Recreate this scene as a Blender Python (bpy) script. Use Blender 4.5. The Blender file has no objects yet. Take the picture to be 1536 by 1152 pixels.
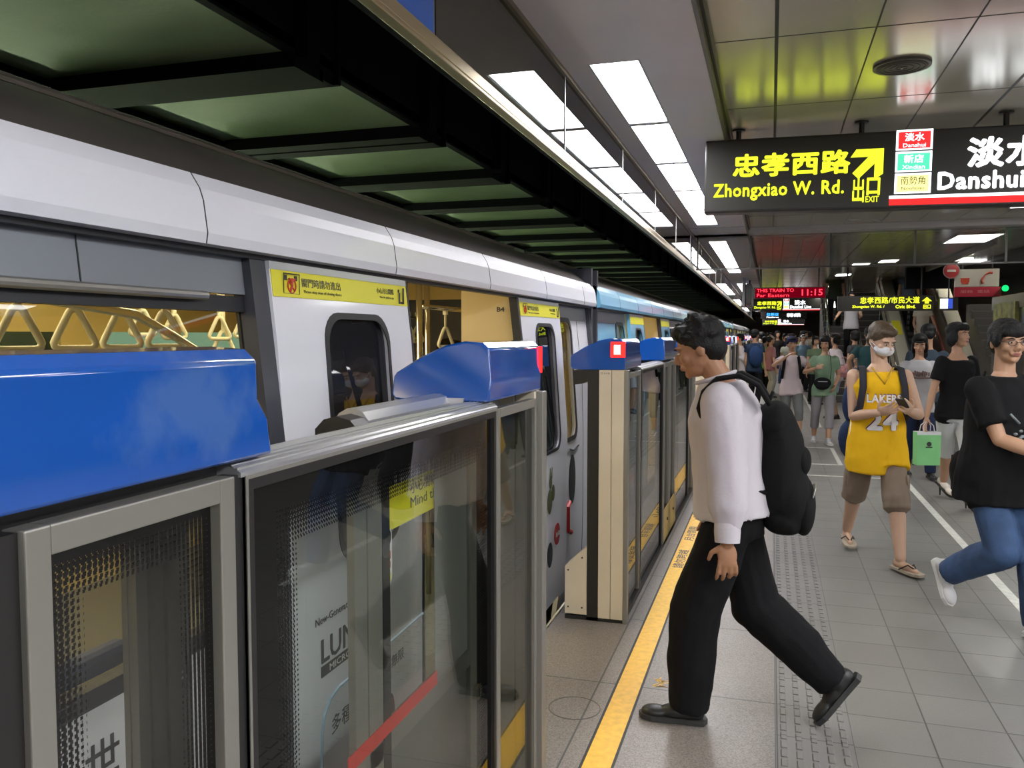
import bpy, bmesh, math, random
from math import sin, cos, pi, radians, sqrt, atan2, tan
from mathutils import Vector, Matrix, noise
random.seed(7)
SC = bpy.context.scene
COL = SC.collection

# ------------------------------------------------------------------ camera
cam_d = bpy.data.cameras.new('camera'); cam = bpy.data.objects.new('camera', cam_d); COL.objects.link(cam)
cam_d.sensor_width = 36.0; cam_d.lens = 36.0 * 1255 / 1536; cam_d.clip_start = 0.05; cam_d.clip_end = 300
cam.location = (0, 0, 1.6)
cam.rotation_euler = (pi / 2 - 0.0585, 0, 0.300)
SC.camera = cam
# ------------------------------------------------------------------ world, exposure
w = bpy.data.worlds.new('world'); SC.world = w; w.use_nodes = True
w.node_tree.nodes['Background'].inputs[0].default_value = (0.75, 0.8, 0.9, 1)
w.node_tree.nodes['Background'].inputs[1].default_value = 0.05
SC.view_settings.view_transform = 'Standard'; SC.view_settings.look = 'None'
SC.view_settings.exposure = 0.40; SC.view_settings.gamma = 1.0; SC.view_settings.use_curve_mapping = False
LAMP = 19.0          # strength of the ceiling light diffusers
SC.cycles.max_bounces = 8; SC.cycles.diffuse_bounces = 4; SC.cycles.glossy_bounces = 4
SC.cycles.transparent_max_bounces = 24; SC.cycles.transmission_bounces = 4
SC.cycles.caustics_reflective = False; SC.cycles.caustics_refractive = False
SC.cycles.sample_clamp_indirect = 4.0; SC.cycles.use_denoising = True

# ------------------------------------------------------------------ materials
MATS = {}
def mat(name, col, rough=0.5, metal=0.0, emit=None, es=1.0, spec=0.5, nscale=0, namt=0.0, bump=0.0, bscale=80, coat=0.0, sheen=0.0):
    if name in MATS: return MATS[name]
    m = bpy.data.materials.new(name); m.use_nodes = True
    nt = m.node_tree; b = nt.nodes['Principled BSDF']
    c = (*col, 1) if len(col) == 3 else col
    b.inputs['Base Color'].default_value = c
    b.inputs['Roughness'].default_value = rough; b.inputs['Metallic'].default_value = metal
    b.inputs['Specular IOR Level'].default_value = spec
    b.inputs['Coat Weight'].default_value = coat; b.inputs['Coat Roughness'].default_value = 0.08
    b.inputs['Sheen Weight'].default_value = sheen
    if emit:
        b.inputs['Emission Color'].default_value = (*emit, 1); b.inputs['Emission Strength'].default_value = es
    if namt:
        tc = nt.nodes.new('ShaderNodeTexCoord'); n = nt.nodes.new('ShaderNodeTexNoise')
        n.inputs['Scale'].default_value = nscale; n.inputs['Detail'].default_value = 5
        nt.links.new(tc.outputs['Object'], n.inputs['Vector'])
        r = nt.nodes.new('ShaderNodeMapRange'); nt.links.new(n.outputs['Fac'], r.inputs['Value'])
        r.inputs['From Min'].default_value = .3; r.inputs['From Max'].default_value = .7
        r.inputs['To Min'].default_value = 1 - namt; r.inputs['To Max'].default_value = 1 + namt
        mx = nt.nodes.new('ShaderNodeVectorMath'); mx.operation = 'SCALE'
        mx.inputs[0].default_value = c[:3]; nt.links.new(r.outputs[0], mx.inputs['Scale'])
        nt.links.new(mx.outputs[0], b.inputs['Base Color'])
    if bump:
        tc = nt.nodes.new('ShaderNodeTexCoord'); n = nt.nodes.new('ShaderNodeTexNoise')
        n.inputs['Scale'].default_value = bscale; n.inputs['Detail'].default_value = 4
        nt.links.new(tc.outputs['Object'], n.inputs['Vector'])
        bp = nt.nodes.new('ShaderNodeBump'); bp.inputs['Strength'].default_value = bump; bp.inputs['Distance'].default_value = 0.01
        nt.links.new(n.outputs['Fac'], bp.inputs['Height']); nt.links.new(bp.outputs[0], b.inputs['Normal'])
    MATS[name] = m; return m

def nmath(nt, op, a, b=None, c=None):
    n = nt.nodes.new('ShaderNodeMath'); n.operation = op
    for i, v in enumerate((a, b, c)):
        if v is None: continue
        if isinstance(v, (int, float)): n.inputs[i].default_value = v
        else: nt.links.new(v, n.inputs[i])
    return n.outputs[0]

def emis(name, col, s):
    if name in MATS: return MATS[name]
    m = bpy.data.materials.new(name); m.use_nodes = True; nt = m.node_tree
    nt.nodes.remove(nt.nodes['Principled BSDF']); e = nt.nodes.new('ShaderNodeEmission')
    e.inputs[0].default_value = (*col, 1); e.inputs[1].default_value = s
    nt.links.new(e.outputs[0], nt.nodes['Material Output'].inputs[0]); MATS[name] = m; return m

def glass(name, tint, ior=1.5, frit=None, rough=0.0, film=0.0, filmcol=(.5, .5, .5), add=0.0):
    """thin sheet glass: fresnel mix of tinted transparency and a clear reflection.
       frit = (y0, y1, z0, z1, solid, fade, axis): black enamel dots printed round the border"""
    if name in MATS: return MATS[name]
    m = bpy.data.materials.new(name); m.use_nodes = True; nt = m.node_tree
    nt.nodes.remove(nt.nodes['Principled BSDF'])
    tr = nt.nodes.new('ShaderNodeBsdfTransparent'); tr.inputs[0].default_value = (*tint, 1)
    gl = nt.nodes.new('ShaderNodeBsdfGlossy'); gl.inputs['Roughness'].default_value = rough
    ge = nt.nodes.new('ShaderNodeNewGeometry'); dt = nt.nodes.new('ShaderNodeVectorMath'); dt.operation = 'DOT_PRODUCT'
    nt.links.new(ge.outputs['Incoming'], dt.inputs[0]); nt.links.new(ge.outputs['Normal'], dt.inputs[1])
    f0 = ((ior - 1) / (ior + 1)) ** 2                      # Schlick's form, the same from either face of the sheet
    fac = nmath(nt, 'MULTIPLY_ADD', nmath(nt, 'POWER', nmath(nt, 'SUBTRACT', 1.0, nmath(nt, 'ABSOLUTE', dt.outputs['Value'])), 5.0), 1 - f0, f0)
    if add: fac = nmath(nt, 'MINIMUM', nmath(nt, 'ADD', fac, add), 1.0)
    base = tr.outputs[0]
    if film:
        df = nt.nodes.new('ShaderNodeBsdfDiffuse'); df.inputs[0].default_value = (*filmcol, 1)
        mx = nt.nodes.new('ShaderNodeMixShader'); mx.inputs[0].default_value = film
        nt.links.new(base, mx.inputs[1]); nt.links.new(df.outputs[0], mx.inputs[2]); base = mx.outputs[0]
    if frit:
        y0, y1, z0, z1, solid, fade, pitch = frit
        tc = nt.nodes.new('ShaderNodeTexCoord'); sp = nt.nodes.new('ShaderNodeSeparateXYZ')
        nt.links.new(tc.outputs['Object'], sp.inputs[0]); Y, Z = sp.outputs[1], sp.outputs[2]
        d = nmath(nt, 'MINIMUM', nmath(nt, 'MINIMUM', nmath(nt, 'SUBTRACT', Y, y0), nmath(nt, 'SUBTRACT', y1, Y)),
                  nmath(nt, 'MINIMUM', nmath(nt, 'SUBTRACT', nmath(nt, 'SUBTRACT', z1, Z), 0.05), nmath(nt, 'SUBTRACT', Z, z0)))
        hs = nt.nodes.new('ShaderNodeMapRange'); nt.links.new(d, hs.inputs['Value'])
        hs.inputs['From Min'].default_value = solid; hs.inputs['From Max'].default_value = solid + fade
        hs.inputs['To Min'].default_value = 0.46; hs.inputs['To Max'].default_value = 0.20
        cy = nmath(nt, 'ABSOLUTE', nmath(nt, 'SUBTRACT', nmath(nt, 'FRACT', nmath(nt, 'DIVIDE', Y, pitch)), .5))
        cz = nmath(nt, 'ABSOLUTE', nmath(nt, 'SUBTRACT', nmath(nt, 'FRACT', nmath(nt, 'DIVIDE', Z, pitch)), .5))
        dot = nmath(nt, 'LESS_THAN', nmath(nt, 'MAXIMUM', cy, cz), hs.outputs[0])
        dot = nmath(nt, 'MULTIPLY', dot, nmath(nt, 'LESS_THAN', d, solid + fade))
        msk = nmath(nt, 'MAXIMUM', dot, nmath(nt, 'LESS_THAN', d, solid))
        df = nt.nodes.new('ShaderNodeBsdfDiffuse'); df.inputs[0].default_value = (.006, .006, .006, 1)
        mx = nt.nodes.new('ShaderNodeMixShader'); nt.links.new(msk, mx.inputs[0])
        nt.links.new(base, mx.inputs[1]); nt.links.new(df.outputs[0], mx.inputs[2]); base = mx.outputs[0]
    mx = nt.nodes.new('ShaderNodeMixShader'); nt.links.new(fac, mx.inputs[0])
    nt.links.new(base, mx.inputs[1]); nt.links.new(gl.outputs[0], mx.inputs[2])
    nt.links.new(mx.outputs[0], nt.nodes['Material Output'].inputs[0]); MATS[name] = m; return m

# ------------------------------------------------------------------ mesh builder
class MB:
    def __init__(s): s.v = []; s.f = []
    def add(s, vs, fs):
        n = len(s.v); s.v += [tuple(v) for v in vs]; s.f += [tuple(i + n for i in f) for f in fs]; return s
    def box(s, x0, x1, y0, y1, z0, z1):
        if x0 > x1: x0, x1 = x1, x0
        if y0 > y1: y0, y1 = y1, y0
        if z0 > z1: z0, z1 = z1, z0
        v = [(x, y, z) for z in (z0, z1) for y in (y0, y1) for x in (x0, x1)]
        return s.add(v, [(0, 2, 3, 1), (4, 5, 7, 6), (0, 1, 5, 4), (2, 6, 7, 3), (0, 4, 6, 2), (1, 3, 7, 5)])
    def prism(s, pts, ax, a, b):
        """closed polygon pts in the plane normal to axis ax, extruded from a to b"""
        n = len(pts)
        def P(p, t): return {'x': (t, p[0], p[1]), 'y': (p[0], t, p[1]), 'z': (p[0], p[1], t)}[ax]
        v = [P(p, a) for p in pts] + [P(p, b) for p in pts]
        f = [tuple(range(n)), tuple(range(2 * n - 1, n - 1, -1))] + [(i, i + n, (i + 1) % n + n, (i + 1) % n) for i in range(n)]
        return s.add(v, f)
    def ring(s, rings, cap=True, closed=False):
        n = len(rings[0]); v = [p for r in rings for p in r]; f = []
        m = len(rings)
        for i in range(m if closed else m - 1):
            a, b = i * n, ((i + 1) % m) * n
            for j in range(n): f.append((a + j, a + (j + 1) % n, b + (j + 1) % n, b + j))
        if cap and not closed: f += [tuple(range(n - 1, -1, -1)), tuple(range((m - 1) * n, m * n))]
        return s.add(v, f)
    def tube(s, pts, r, n=10, r2=None, closed=False):
        """round or elliptical bar along pts; r number or list"""
        pts = [Vector(p) for p in pts]; m = len(pts); rs = r if isinstance(r, (list, tuple)) else [r] * m
        rings = []; prev = None
        for i, p in enumerate(pts):
            if closed: t = (pts[(i + 1) % m] - pts[i - 1]).normalized()
            else: t = (pts[min(i + 1, m - 1)] - pts[max(i - 1, 0)]).normalized()
            if prev is None:
                up = Vector((0, 0, 1)) if abs(t.z) < .9 else Vector((1, 0, 0)); a = t.cross(up).normalized()
            else: a = (prev - t * prev.dot(t)).normalized()
            prev = a; b = t.cross(a); q = rs[i]
            ra, rb = (q if isinstance(q, tuple) else (q, q * (r2 or 1)))
            rings.append([p + a * cos(2 * pi * j / n) * ra + b * sin(2 * pi * j / n) * rb for j in range(n)])
        return s.ring(rings, closed=closed)
    def ell(s, c, r, nu=16, nv=10, rot=None):
        c = Vector(c); R = rot or Matrix.Identity(3); vs = []; fs = []
        for i in range(1, nv):
            th = pi * i / nv
            for j in range(nu):
                ph = 2 * pi * j / nu
                vs.append(c + R @ Vector((r[0] * sin(th) * cos(ph), r[1] * sin(th) * sin(ph), r[2] * cos(th))))
        top, bot = len(vs), len(vs) + 1
        vs += [c + R @ Vector((0, 0, r[2])), c + R @ Vector((0, 0, -r[2]))]
        for i in range(nv - 2):
            for j in range(nu):
                a = i * nu; fs.append((a + j, a + nu + j, a + nu + (j + 1) % nu, a + (j + 1) % nu))
        for j in range(nu):
            fs.append((top, j, (j + 1) % nu)); a = (nv - 2) * nu; fs.append((bot, a + (j + 1) % nu, a + j))
        return s.add(vs, fs)
    def cyl(s, c, r, h, ax='z', n=24):
        c = Vector(c); d = {'x': Vector((1, 0, 0)), 'y': Vector((0, 1, 0)), 'z': Vector((0, 0, 1))}[ax]
        return s.tube([c, c + d * h], r, n)
    def xf(s, M):
        s.v = [tuple(M @ Vector(p)) for p in s.v]; return s
    def mesh(s, name):
        me = bpy.data.meshes.new(name); me.from_pydata(s.v, [], s.f); me.validate(); me.update()
        bm = bmesh.new(); bm.from_mesh(me); bmesh.ops.recalc_face_normals(bm, faces=bm.faces); bm.to_mesh(me); bm.free()
        return me

INV = {}
def link(o, parent):
    COL.objects.link(o)
    if parent is not None:
        o.parent = parent
        o.matrix_parent_inverse = INV.get(parent.name, Matrix.Identity(4))   # a part's own parts share its frame
    return o
def obj(name, mb, m, parent=None, smooth=False, bevel=0.0, seg=2, label=None, kind=None, cat=None, group=None, local=False):
    me = mb.mesh(name) if isinstance(mb, MB) else mb
    me.materials.clear(); me.materials.append(m)
    if smooth:
        for p in me.polygons: p.use_smooth = True
        if smooth != 'all':
            me.set_sharp_from_angle(angle=radians(35))
    o = bpy.data.objects.new(name, me)
    link(o, parent)
    if bevel:
        b = o.modifiers.new('bevel', 'BEVEL'); b.width = bevel; b.segments = seg; b.limit_method = 'ANGLE'
        b.angle_limit = radians(40); b.harden_normals = False
    if label: o['label'] = label
    if kind: o['kind'] = kind
    if cat: o['category'] = cat
    if group: o['group'] = group
    return o
def thing(name, label, cat, loc=(0, 0, 0), rz=0.0, group=None):
    o = bpy.data.objects.new(name, None); COL.objects.link(o); o.empty_display_size = .1
    o.location = loc; o.rotation_euler = (0, 0, rz)
    o['label'] = label; o['category'] = cat
    if group: o['group'] = group
    INV[o.name] = (Matrix.Translation(loc) @ Matrix.Rotation(rz, 4, 'Z')).inverted()   # children are given in world coordinates
    return o
def struct(name, mb, m, **k): return obj(name, mb, m, kind='structure', **k)
def tag(o, label, cat, group=None):
    o['label'] = label; o['category'] = cat
    if group: o['group'] = group
    return o
def kids(o): return [c for c in bpy.data.objects if c.parent is o]
def dup(root, shift=(0, 0, 0), label=None, group=None):
    """copy of a thing with its parts and sub-parts, moved by shift"""
    r = root.copy(); COL.objects.link(r); r.location = root.location + Vector(shift)
    if label: r['label'] = label
    if group: r['group'] = group
    for ch in kids(root):
        M = ch.matrix_parent_inverse.copy(); c = ch.copy(); COL.objects.link(c); c.parent = r; c.matrix_parent_inverse = M
        for g in kids(ch):
            d = g.copy(); COL.objects.link(d); d.parent = c; d.matrix_parent_inverse = Matrix.Identity(4)
    return r

# ------------------------------------------------------------------ lettering
def text_mesh(s, w=None, h=None, bold=0.0, depth=0.002):
    """text as a mesh in the XZ plane facing -Y, lower left corner at the origin, fitted to w x h; bold widens every stroke"""
    cu = bpy.data.curves.new('text', 'FONT'); cu.body = s; cu.size = 1.0; cu.resolution_u = 2; cu.space_character = 1.07 if bold > .015 else 1.0
    o = bpy.data.objects.new('text', cu); COL.objects.link(o)
    dg = bpy.context.evaluated_depsgraph_get(); me = bpy.data.meshes.new_from_object(o.evaluated_get(dg))
    bpy.data.objects.remove(o); bpy.data.curves.remove(cu)
    vs = [v.co.copy() for v in me.vertices]
    if not vs: return MB()
    x0 = min(v.x for v in vs); x1 = max(v.x for v in vs); y0 = min(v.y for v in vs); y1 = max(v.y for v in vs)
    F = [tuple(p.vertices) for p in me.polygons]; bpy.data.meshes.remove(me)
    from collections import Counter
    ec = Counter()
    for f in F:
        for i in range(len(f)): ec[frozenset((f[i], f[(i + 1) % len(f)]))] += 1
    bs = max(bold, 0.0); n = len(vs)
    kx = (w / (x1 - x0 + 2 * bs)) if w else None; ky = (h / (y1 - y0 + 2 * bs)) if h else None
    kx = kx or ky; ky = ky or kx
    side = []
    for f in F:
        for i in range(len(f)):
            a, b = f[i], f[(i + 1) % len(f)]
            if ec[frozenset((a, b))] == 1: side.append((b, a, a + n, b + n))
    sh = [(0, 0)] if bs < .004 else [(bs * cos(i * pi / 4), bs * sin(i * pi / 4)) for i in range(8)]
    mb = MB()
    for q, (dx, dy) in enumerate(sh):
        e = q * depth * .02
        V = [((v.x - x0 + bs + dx) * kx, -e, (v.y - y0 + bs + dy) * ky) for v in vs]
        mb.add(V + [(x, depth, z) for x, y, z in V], F + ([tuple(i + n for i in reversed(f)) for f in F] + side if len(sh) == 1 else side))
    return mb
def place(mb, loc, facing='-y', roll=0.0):
    """facing: direction the lettering looks to"""
    R = {'-y': Matrix.Identity(4), '+x': Matrix.Rotation(pi / 2, 4, 'Z'), '+y': Matrix.Rotation(pi, 4, 'Z'), '-x': Matrix.Rotation(-pi / 2, 4, 'Z')}[facing]
    return mb.xf(Matrix.Translation(loc) @ R @ Matrix.Rotation(roll, 4, 'Y'))
def rrect(y0, y1, z0, z1, r, n=6):
    pts = []
    for cy, cz, a0 in ((y1 - r, z1 - r, 0), (y0 + r, z1 - r, 90), (y0 + r, z0 + r, 180), (y1 - r, z0 + r, 270)):
        for i in range(n + 1):
            a = radians(a0 + 90 * i / n); pts.append((cy + r * cos(a), cz + r * sin(a)))
    return pts
# ================================================================== the setting
def tile_mat(name, ox, oy, px, py, c1, c2, speck=0.0, rough=.4, joint=.004, jc=(.06, .06, .06), studs=False, spec=.5):
    m = bpy.data.materials.new(name); m.use_nodes = True; nt = m.node_tree; b = nt.nodes['Principled BSDF']; L = nt.links
    tc = nt.nodes.new('ShaderNodeTexCoord'); sp = nt.nodes.new('ShaderNodeSeparateXYZ'); L.new(tc.outputs['Object'], sp.inputs[0])
    u = nmath(nt, 'DIVIDE', nmath(nt, 'SUBTRACT', sp.outputs[0], ox), px); v = nmath(nt, 'DIVIDE', nmath(nt, 'SUBTRACT', sp.outputs[1], oy), py)
    fu = nmath(nt, 'ABSOLUTE', nmath(nt, 'SUBTRACT', nmath(nt, 'FRACT', u), .5)); fv = nmath(nt, 'ABSOLUTE', nmath(nt, 'SUBTRACT', nmath(nt, 'FRACT', v), .5))
    j = nmath(nt, 'MAXIMUM', nmath(nt, 'GREATER_THAN', fu, .5 - joint / px), nmath(nt, 'GREATER_THAN', fv, .5 - joint / py))
    # per tile tone
    cx = nt.nodes.new('ShaderNodeCombineXYZ'); L.new(nmath(nt, 'FLOOR', u), cx.inputs[0]); L.new(nmath(nt, 'FLOOR', v), cx.inputs[1])
    wn = nt.nodes.new('ShaderNodeTexWhiteNoise'); L.new(cx.outputs[0], wn.inputs['Vector'])
    n1 = nt.nodes.new('ShaderNodeTexNoise'); n1.inputs['Scale'].default_value = 2.2; n1.inputs['Detail'].default_value = 6; L.new(tc.outputs['Object'], n1.inputs['Vector'])
    t = nmath(nt, 'ADD', nmath(nt, 'MULTIPLY', wn.outputs['Value'], .45), nmath(nt, 'MULTIPLY', n1.outputs['Fac'], .55))
    if speck:
        n2 = nt.nodes.new('ShaderNodeTexVoronoi'); n2.inputs['Scale'].default_value = 240; L.new(tc.outputs['Object'], n2.inputs['Vector'])
        sc = nt.nodes.new('ShaderNodeSeparateColor'); L.new(n2.outputs['Color'], sc.inputs[0])
        t = nmath(nt, 'ADD', nmath(nt, 'MULTIPLY', t, 1 - speck), nmath(nt, 'MULTIPLY', sc.outputs[0], speck))
    mx = nt.nodes.new('ShaderNodeMix'); mx.data_type = 'RGBA'; L.new(t, mx.inputs[0]); mx.inputs[6].default_value = (*c1, 1); mx.inputs[7].default_value = (*c2, 1)
    m2 = nt.nodes.new('ShaderNodeMix'); m2.data_type = 'RGBA'; L.new(j, m2.inputs[0]); L.new(mx.outputs[2], m2.inputs[6]); m2.inputs[7].default_value = (*jc, 1)
    L.new(m2.outputs[2], b.inputs['Base Color'])
    rr = nmath(nt, 'ADD', nmath(nt, 'MULTIPLY', n1.outputs['Fac'], .25), rough - .12); L.new(rr, b.inputs['Roughness'])
    b.inputs['Specular IOR Level'].default_value = spec
    bp = nt.nodes.new('ShaderNodeBump'); bp.inputs['Distance'].default_value = .003; bp.inputs['Strength'].default_value = .6
    L.new(nmath(nt, 'SUBTRACT', 1.0, j), bp.inputs['Height'])
    last = bp
    n3 = nt.nodes.new('ShaderNodeTexNoise'); n3.inputs['Scale'].default_value = 120; L.new(tc.outputs['Object'], n3.inputs['Vector'])
    b2 = nt.nodes.new('ShaderNodeBump'); b2.inputs['Strength'].default_value = .12; b2.inputs['Distance'].default_value = .004
    L.new(n3.outputs['Fac'], b2.inputs['Height']); L.new(bp.outputs[0], b2.inputs['Normal']); L.new(b2.outputs[0], b.inputs['Normal'])
    return m
M_gran = tile_mat('granite_tile', -.73, 2.83, .775, .897, (.10, .088, .078), (.32, .285, .26), speck=.66, rough=.40)
M_tile = tile_mat('paver_tile', .335, 3.42, .30, .30, (.145, .14, .128), (.212, .205, .192), speck=.2, rough=.42, joint=.003, jc=(.07, .07, .065))
M_tact = tile_mat('tactile_tile', .05, 3.73, .29, .297, (.16, .155, .145), (.22, .21, .20), speck=.2, rough=.5, joint=.003)
Y0, Y1 = -9.0, 65.0
XE = -1.14          # platform edge
mb = MB().box(XE, .045, Y0, Y1, -1.3, 0); struct('floor', mb, M_gran)
mb = MB().box(.045, .335, Y0, Y1, -1.3, 0); struct('floor_tactile_strip', mb, M_tact)
mb = MB().box(.335, 9.0, Y0, Y1, -1.3, 0); struct('floor_paving', mb, M_tile)
# raised bars of the tactile strip
mb = MB()
for r in range(5):
    x = .075 + r * .057
    y = 1.4
    while y < 24:
        z = 0
        pts = [(x - .013, z), (x - .009, .0045), (x + .009, .0045), (x + .013, z)]
        mb.prism(pts, 'y', y, y + .055); y += .0742
struct('floor_tactile_bars', mb, M_tact)
M_yel = mat('yellow_paint', (.82, .47, .03), .45, nscale=30, namt=.12)
M_blackpaint = mat('black_paint', (.02, .02, .02), .6)
struct('trim_1', MB().box(-.644, -.54, Y0, Y1, 0, .0025), M_yel)
mb = MB().box(-.655, -.644, Y0, Y1, 0, .002).box(-.54, -.530, Y0, Y1, 0, .002)
struct('trim_2', mb, M_blackpaint)
M_wline = mat('white_line_paint', (.62, .62, .57), .5, nscale=20, namt=.15)
struct('trim_3', MB().box(1.40, 1.46, 4.6, 12.6, 0, .002), M_wline)
mb = MB().box(.82, .87, 11.0, 12.6, 0, .002).box(.3, 1.4, 10.05, 10.10, 0, .002).box(.3, .87, 10.95, 11.0, 0, .002).box(-.5, .87, 12.55, 12.6, 0, .002)
mb.box(.82, .87, 15.4, 24, 0, .002)
struct('trim_4', mb, M_wline)
# writing on the yellow line beyond the gate, as worn black strokes
M_ink = mat('black_lettering', (.03, .03, .03), .5)
for k, (yy, s) in enumerate([(5.75, '請勿跨越'), (6.55, '月台間隙'), (7.3, '小心')]):
    t = text_mesh(s, w=.5, h=.075, bold=.01, depth=.0005)
    t.xf(Matrix.Translation((-.553, yy, .0031)) @ Matrix.Rotation(pi / 2, 4, 'Z') @ Matrix.Rotation(-pi / 2, 4, 'X'))
    struct('trim_lettering', t, M_ink)
# scuffed yellow sticker left on the granite
mb = MB()
for i in range(16):
    a = random.uniform(0, 6.3); x = -.455 + random.uniform(-.028, .028); y = 3.80 + random.uniform(-.05, .05); l = random.uniform(.01, .025)
    dx, dy = cos(a) * l, sin(a) * l; nx, ny = -sin(a) * .003, cos(a) * .003
    mb.add([(x - dx - nx, y - dy - ny, .0012), (x + dx - nx, y + dy - ny, .0012), (x + dx + nx, y + dy + ny, .0012), (x - dx + nx, y - dy + ny, .0012)], [(0, 1, 2, 3)])
tag(obj('torn_sticker', mb, M_yel), 'torn remains of a yellow sticker on the granite floor beside the yellow line', 'sticker')
struct('floor_hatch', MB().tube([Vector((-.78 + .11 * cos(a), 3.43 + .11 * sin(a), .0008)) for a in [i * pi / 14 for i in range(28)]], .0022, 6, closed=True), mat('hatch_ring', (.12, .11, .1), .5))

# ---- ceilings
M_ceil = mat('white_ceiling_panel', (.76, .72, .73), .36, nscale=1.5, namt=.05)
M_coff = mat('glossy_coffer_panel', (.60, .56, .48), .19, metal=.38, nscale=.8, namt=.08)
M_seam = mat('dark_seam', (.03, .03, .03), .6)
M_alu = mat('brushed_aluminium', (.48, .47, .44), .32, metal=.85)
M_dark = mat('blackened_trackway', (.008, .009, .010), .8, spec=.08)
BAYS = [(-8.6, 2.2), (3.0, 12.3), (12.9, 23.0), (23.6, 33.6), (34.2, 44.2), (44.8, 54.8), (55.4, 75)]
ceiling_bays = MB()
# strip of ceiling with the light troughs: x -1.06 .. -0.34, lights at -.92 .. -.67
LX0, LX1 = -.925, -.675
strip = MB(); seams = MB()
strip.box(-1.06, LX0 - .012, Y0, Y1, 3.0, 3.06).box(LX1 + .012, -.34, Y0, Y1, 3.0, 3.06)
LY = []
for k, b0 in enumerate([-6.6, 4.36, 13.0, 23.8, 34.4, 45]):
    n = 5
    for i in range(n): LY.append((k, b0 + i * 1.345))
segs = sorted(y for _, y in LY); prev = Y0
for y in segs:
    if y - prev > .012: strip.box(LX0 - .012, LX1 + .012, prev, y - .012, 3.0, 3.06)
    prev = y + 1.29
strip.box(LX0 - .012, LX1 + .012, prev, Y1, 3.0, 3.06)
struct('ceiling', strip, M_ceil)
for y in [3.3, 11.3, 12.2, 20.6, 22.4, 31.0]: seams.box(-1.06, -.34, y, y + .006, 2.9985, 3.0)
struct('ceiling_seams', seams, M_seam)
M_lamp = emis('light_diffuser', (1.0, .98, 1.0), LAMP)
M_frame = mat('lamp_frame', (.5, .5, .52), .4, metal=.3)
lamp0 = thing('ceiling_light', '', 'light', (-.8, LY[0][1] + .64, 3.0))
obj('diffuser', MB().box(LX0, LX1, LY[0][1], LY[0][1] + 1.27, 3.012, 3.02), M_lamp, lamp0)
y = LY[0][1]
fr = MB().box(LX0 - .012, LX0, y - .012, y + 1.285, 3.0, 3.05).box(LX1, LX1 + .012, y - .012, y + 1.285, 3.0, 3.05).box(LX0, LX1, y - .012, y, 3.0, 3.05).box(LX0, LX1, y + 1.27, y + 1.285, 3.0, 3.05)
obj('frame', fr, M_frame, lamp0)
ordn = ['nearest', 'second', 'third', 'fourth', 'farthest']
for n, (k, y) in enumerate(LY):
    o = lamp0 if n == 0 else dup(lamp0, (0, y - LY[0][1], 0))
    if k == 0: lab = 'bright rectangular ceiling light over the platform edge behind the viewpoint'
    elif k == 1: lab = ordn[n % 5] + ' of the five large bright ceiling panels above the man with the backpack'
    elif k == 2: lab = ordn[n % 5] + ' of the bright ceiling panels just past the hanging glass screen'
    else: lab = 'small distant ceiling light panel in the long row over the train edge'
    o['label'] = lab; o['group'] = 'ceiling light panels in a row over the platform edge'
# coffered ceiling of glossy panels with grooves
cof = MB(); grooves = MB()
cof.box(-.30, 4.0, 3.3 - 12, 12.3, 3.08, 3.1).box(-.30, 4.0, 12.5, Y1, 3.08, 3.1)
struct('ceiling_coffer', cof, M_coff)
struct('ceiling_coffer_edge', MB().box(-.345, -.325, Y0, Y1, 2.995, 3.11).box(-.31, -.30, Y0, Y1, 3.05, 3.11), mat('edge_bronze', (.16, .15, .11), .4, metal=.6))
struct('ceiling_joint', MB().box(-.325, -.31, Y0, Y1, 3.05, 3.09), M_seam)
for x in (0.0, .46, .9, 1.35, 1.8, 2.25, 2.7, 3.2): grooves.box(x - (.009 if x in (0.0, 1.35) else .004), x + (.009 if x in (0.0, 1.35) else .004), Y0, 12.3, 3.0785, 3.08)
for y in (1.7, 3.1, 4.45, 5.76, 7.1, 8.4, 9.7, 11.0): grooves.box(-.30, 3.9, y, y + .007, 3.0785, 3.08)
for x in (.15, .75, 1.35, 1.95, 2.55, 3.15): grooves.box(x, x + .008, 12.5, 60, 3.0785, 3.08)
for i in range(30): grooves.box(-.30, 3.9, 13 + i * 1.3, 13.01 + i * 1.3, 3.0785, 3.08)
struct('ceiling_grooves', grooves, M_seam)
struct('ceiling_over_stairs', MB().box(3.2, 11, 12.5, Y1, 3.9, 4.0).box(4.0, 11, Y0, 12.5, 3.0, 3.1), mat('dim_ceiling', (.22, .22, .215), .6))
struct('ceiling_stair_fascia', MB().box(3.2, 3.26, 14.4, 62, 2.98, 3.9), mat('fascia_brown', (.13, .11, .1), .5))
# ceiling speaker
t = thing('ceiling_speaker', 'round dark ceiling speaker grille in the glossy panel above the hanging sign', 'speaker', (.66, 5.11, 3.08))
obj('rim', MB().cyl((.66, 5.11, 3.066), .148, .013, n=40), mat('speaker_rim', (.10, .09, .08), .5), t)
sg = MB().cyl((.66, 5.11, 3.063), .13, .006, n=36)
for r in (.03, .06, .09, .115): sg.tube([Vector((.66 + r * cos(a * pi / 12), 5.11 + r * sin(a * pi / 12), 3.062)) for a in range(24)], .002, 6, closed=True)
obj('grille', sg, mat('speaker_grille', (.05, .045, .04), .6), t)
obj('screw', MB().cyl((.66, 5.11, 3.058), .006, .004, n=12), M_alu, t)

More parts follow.
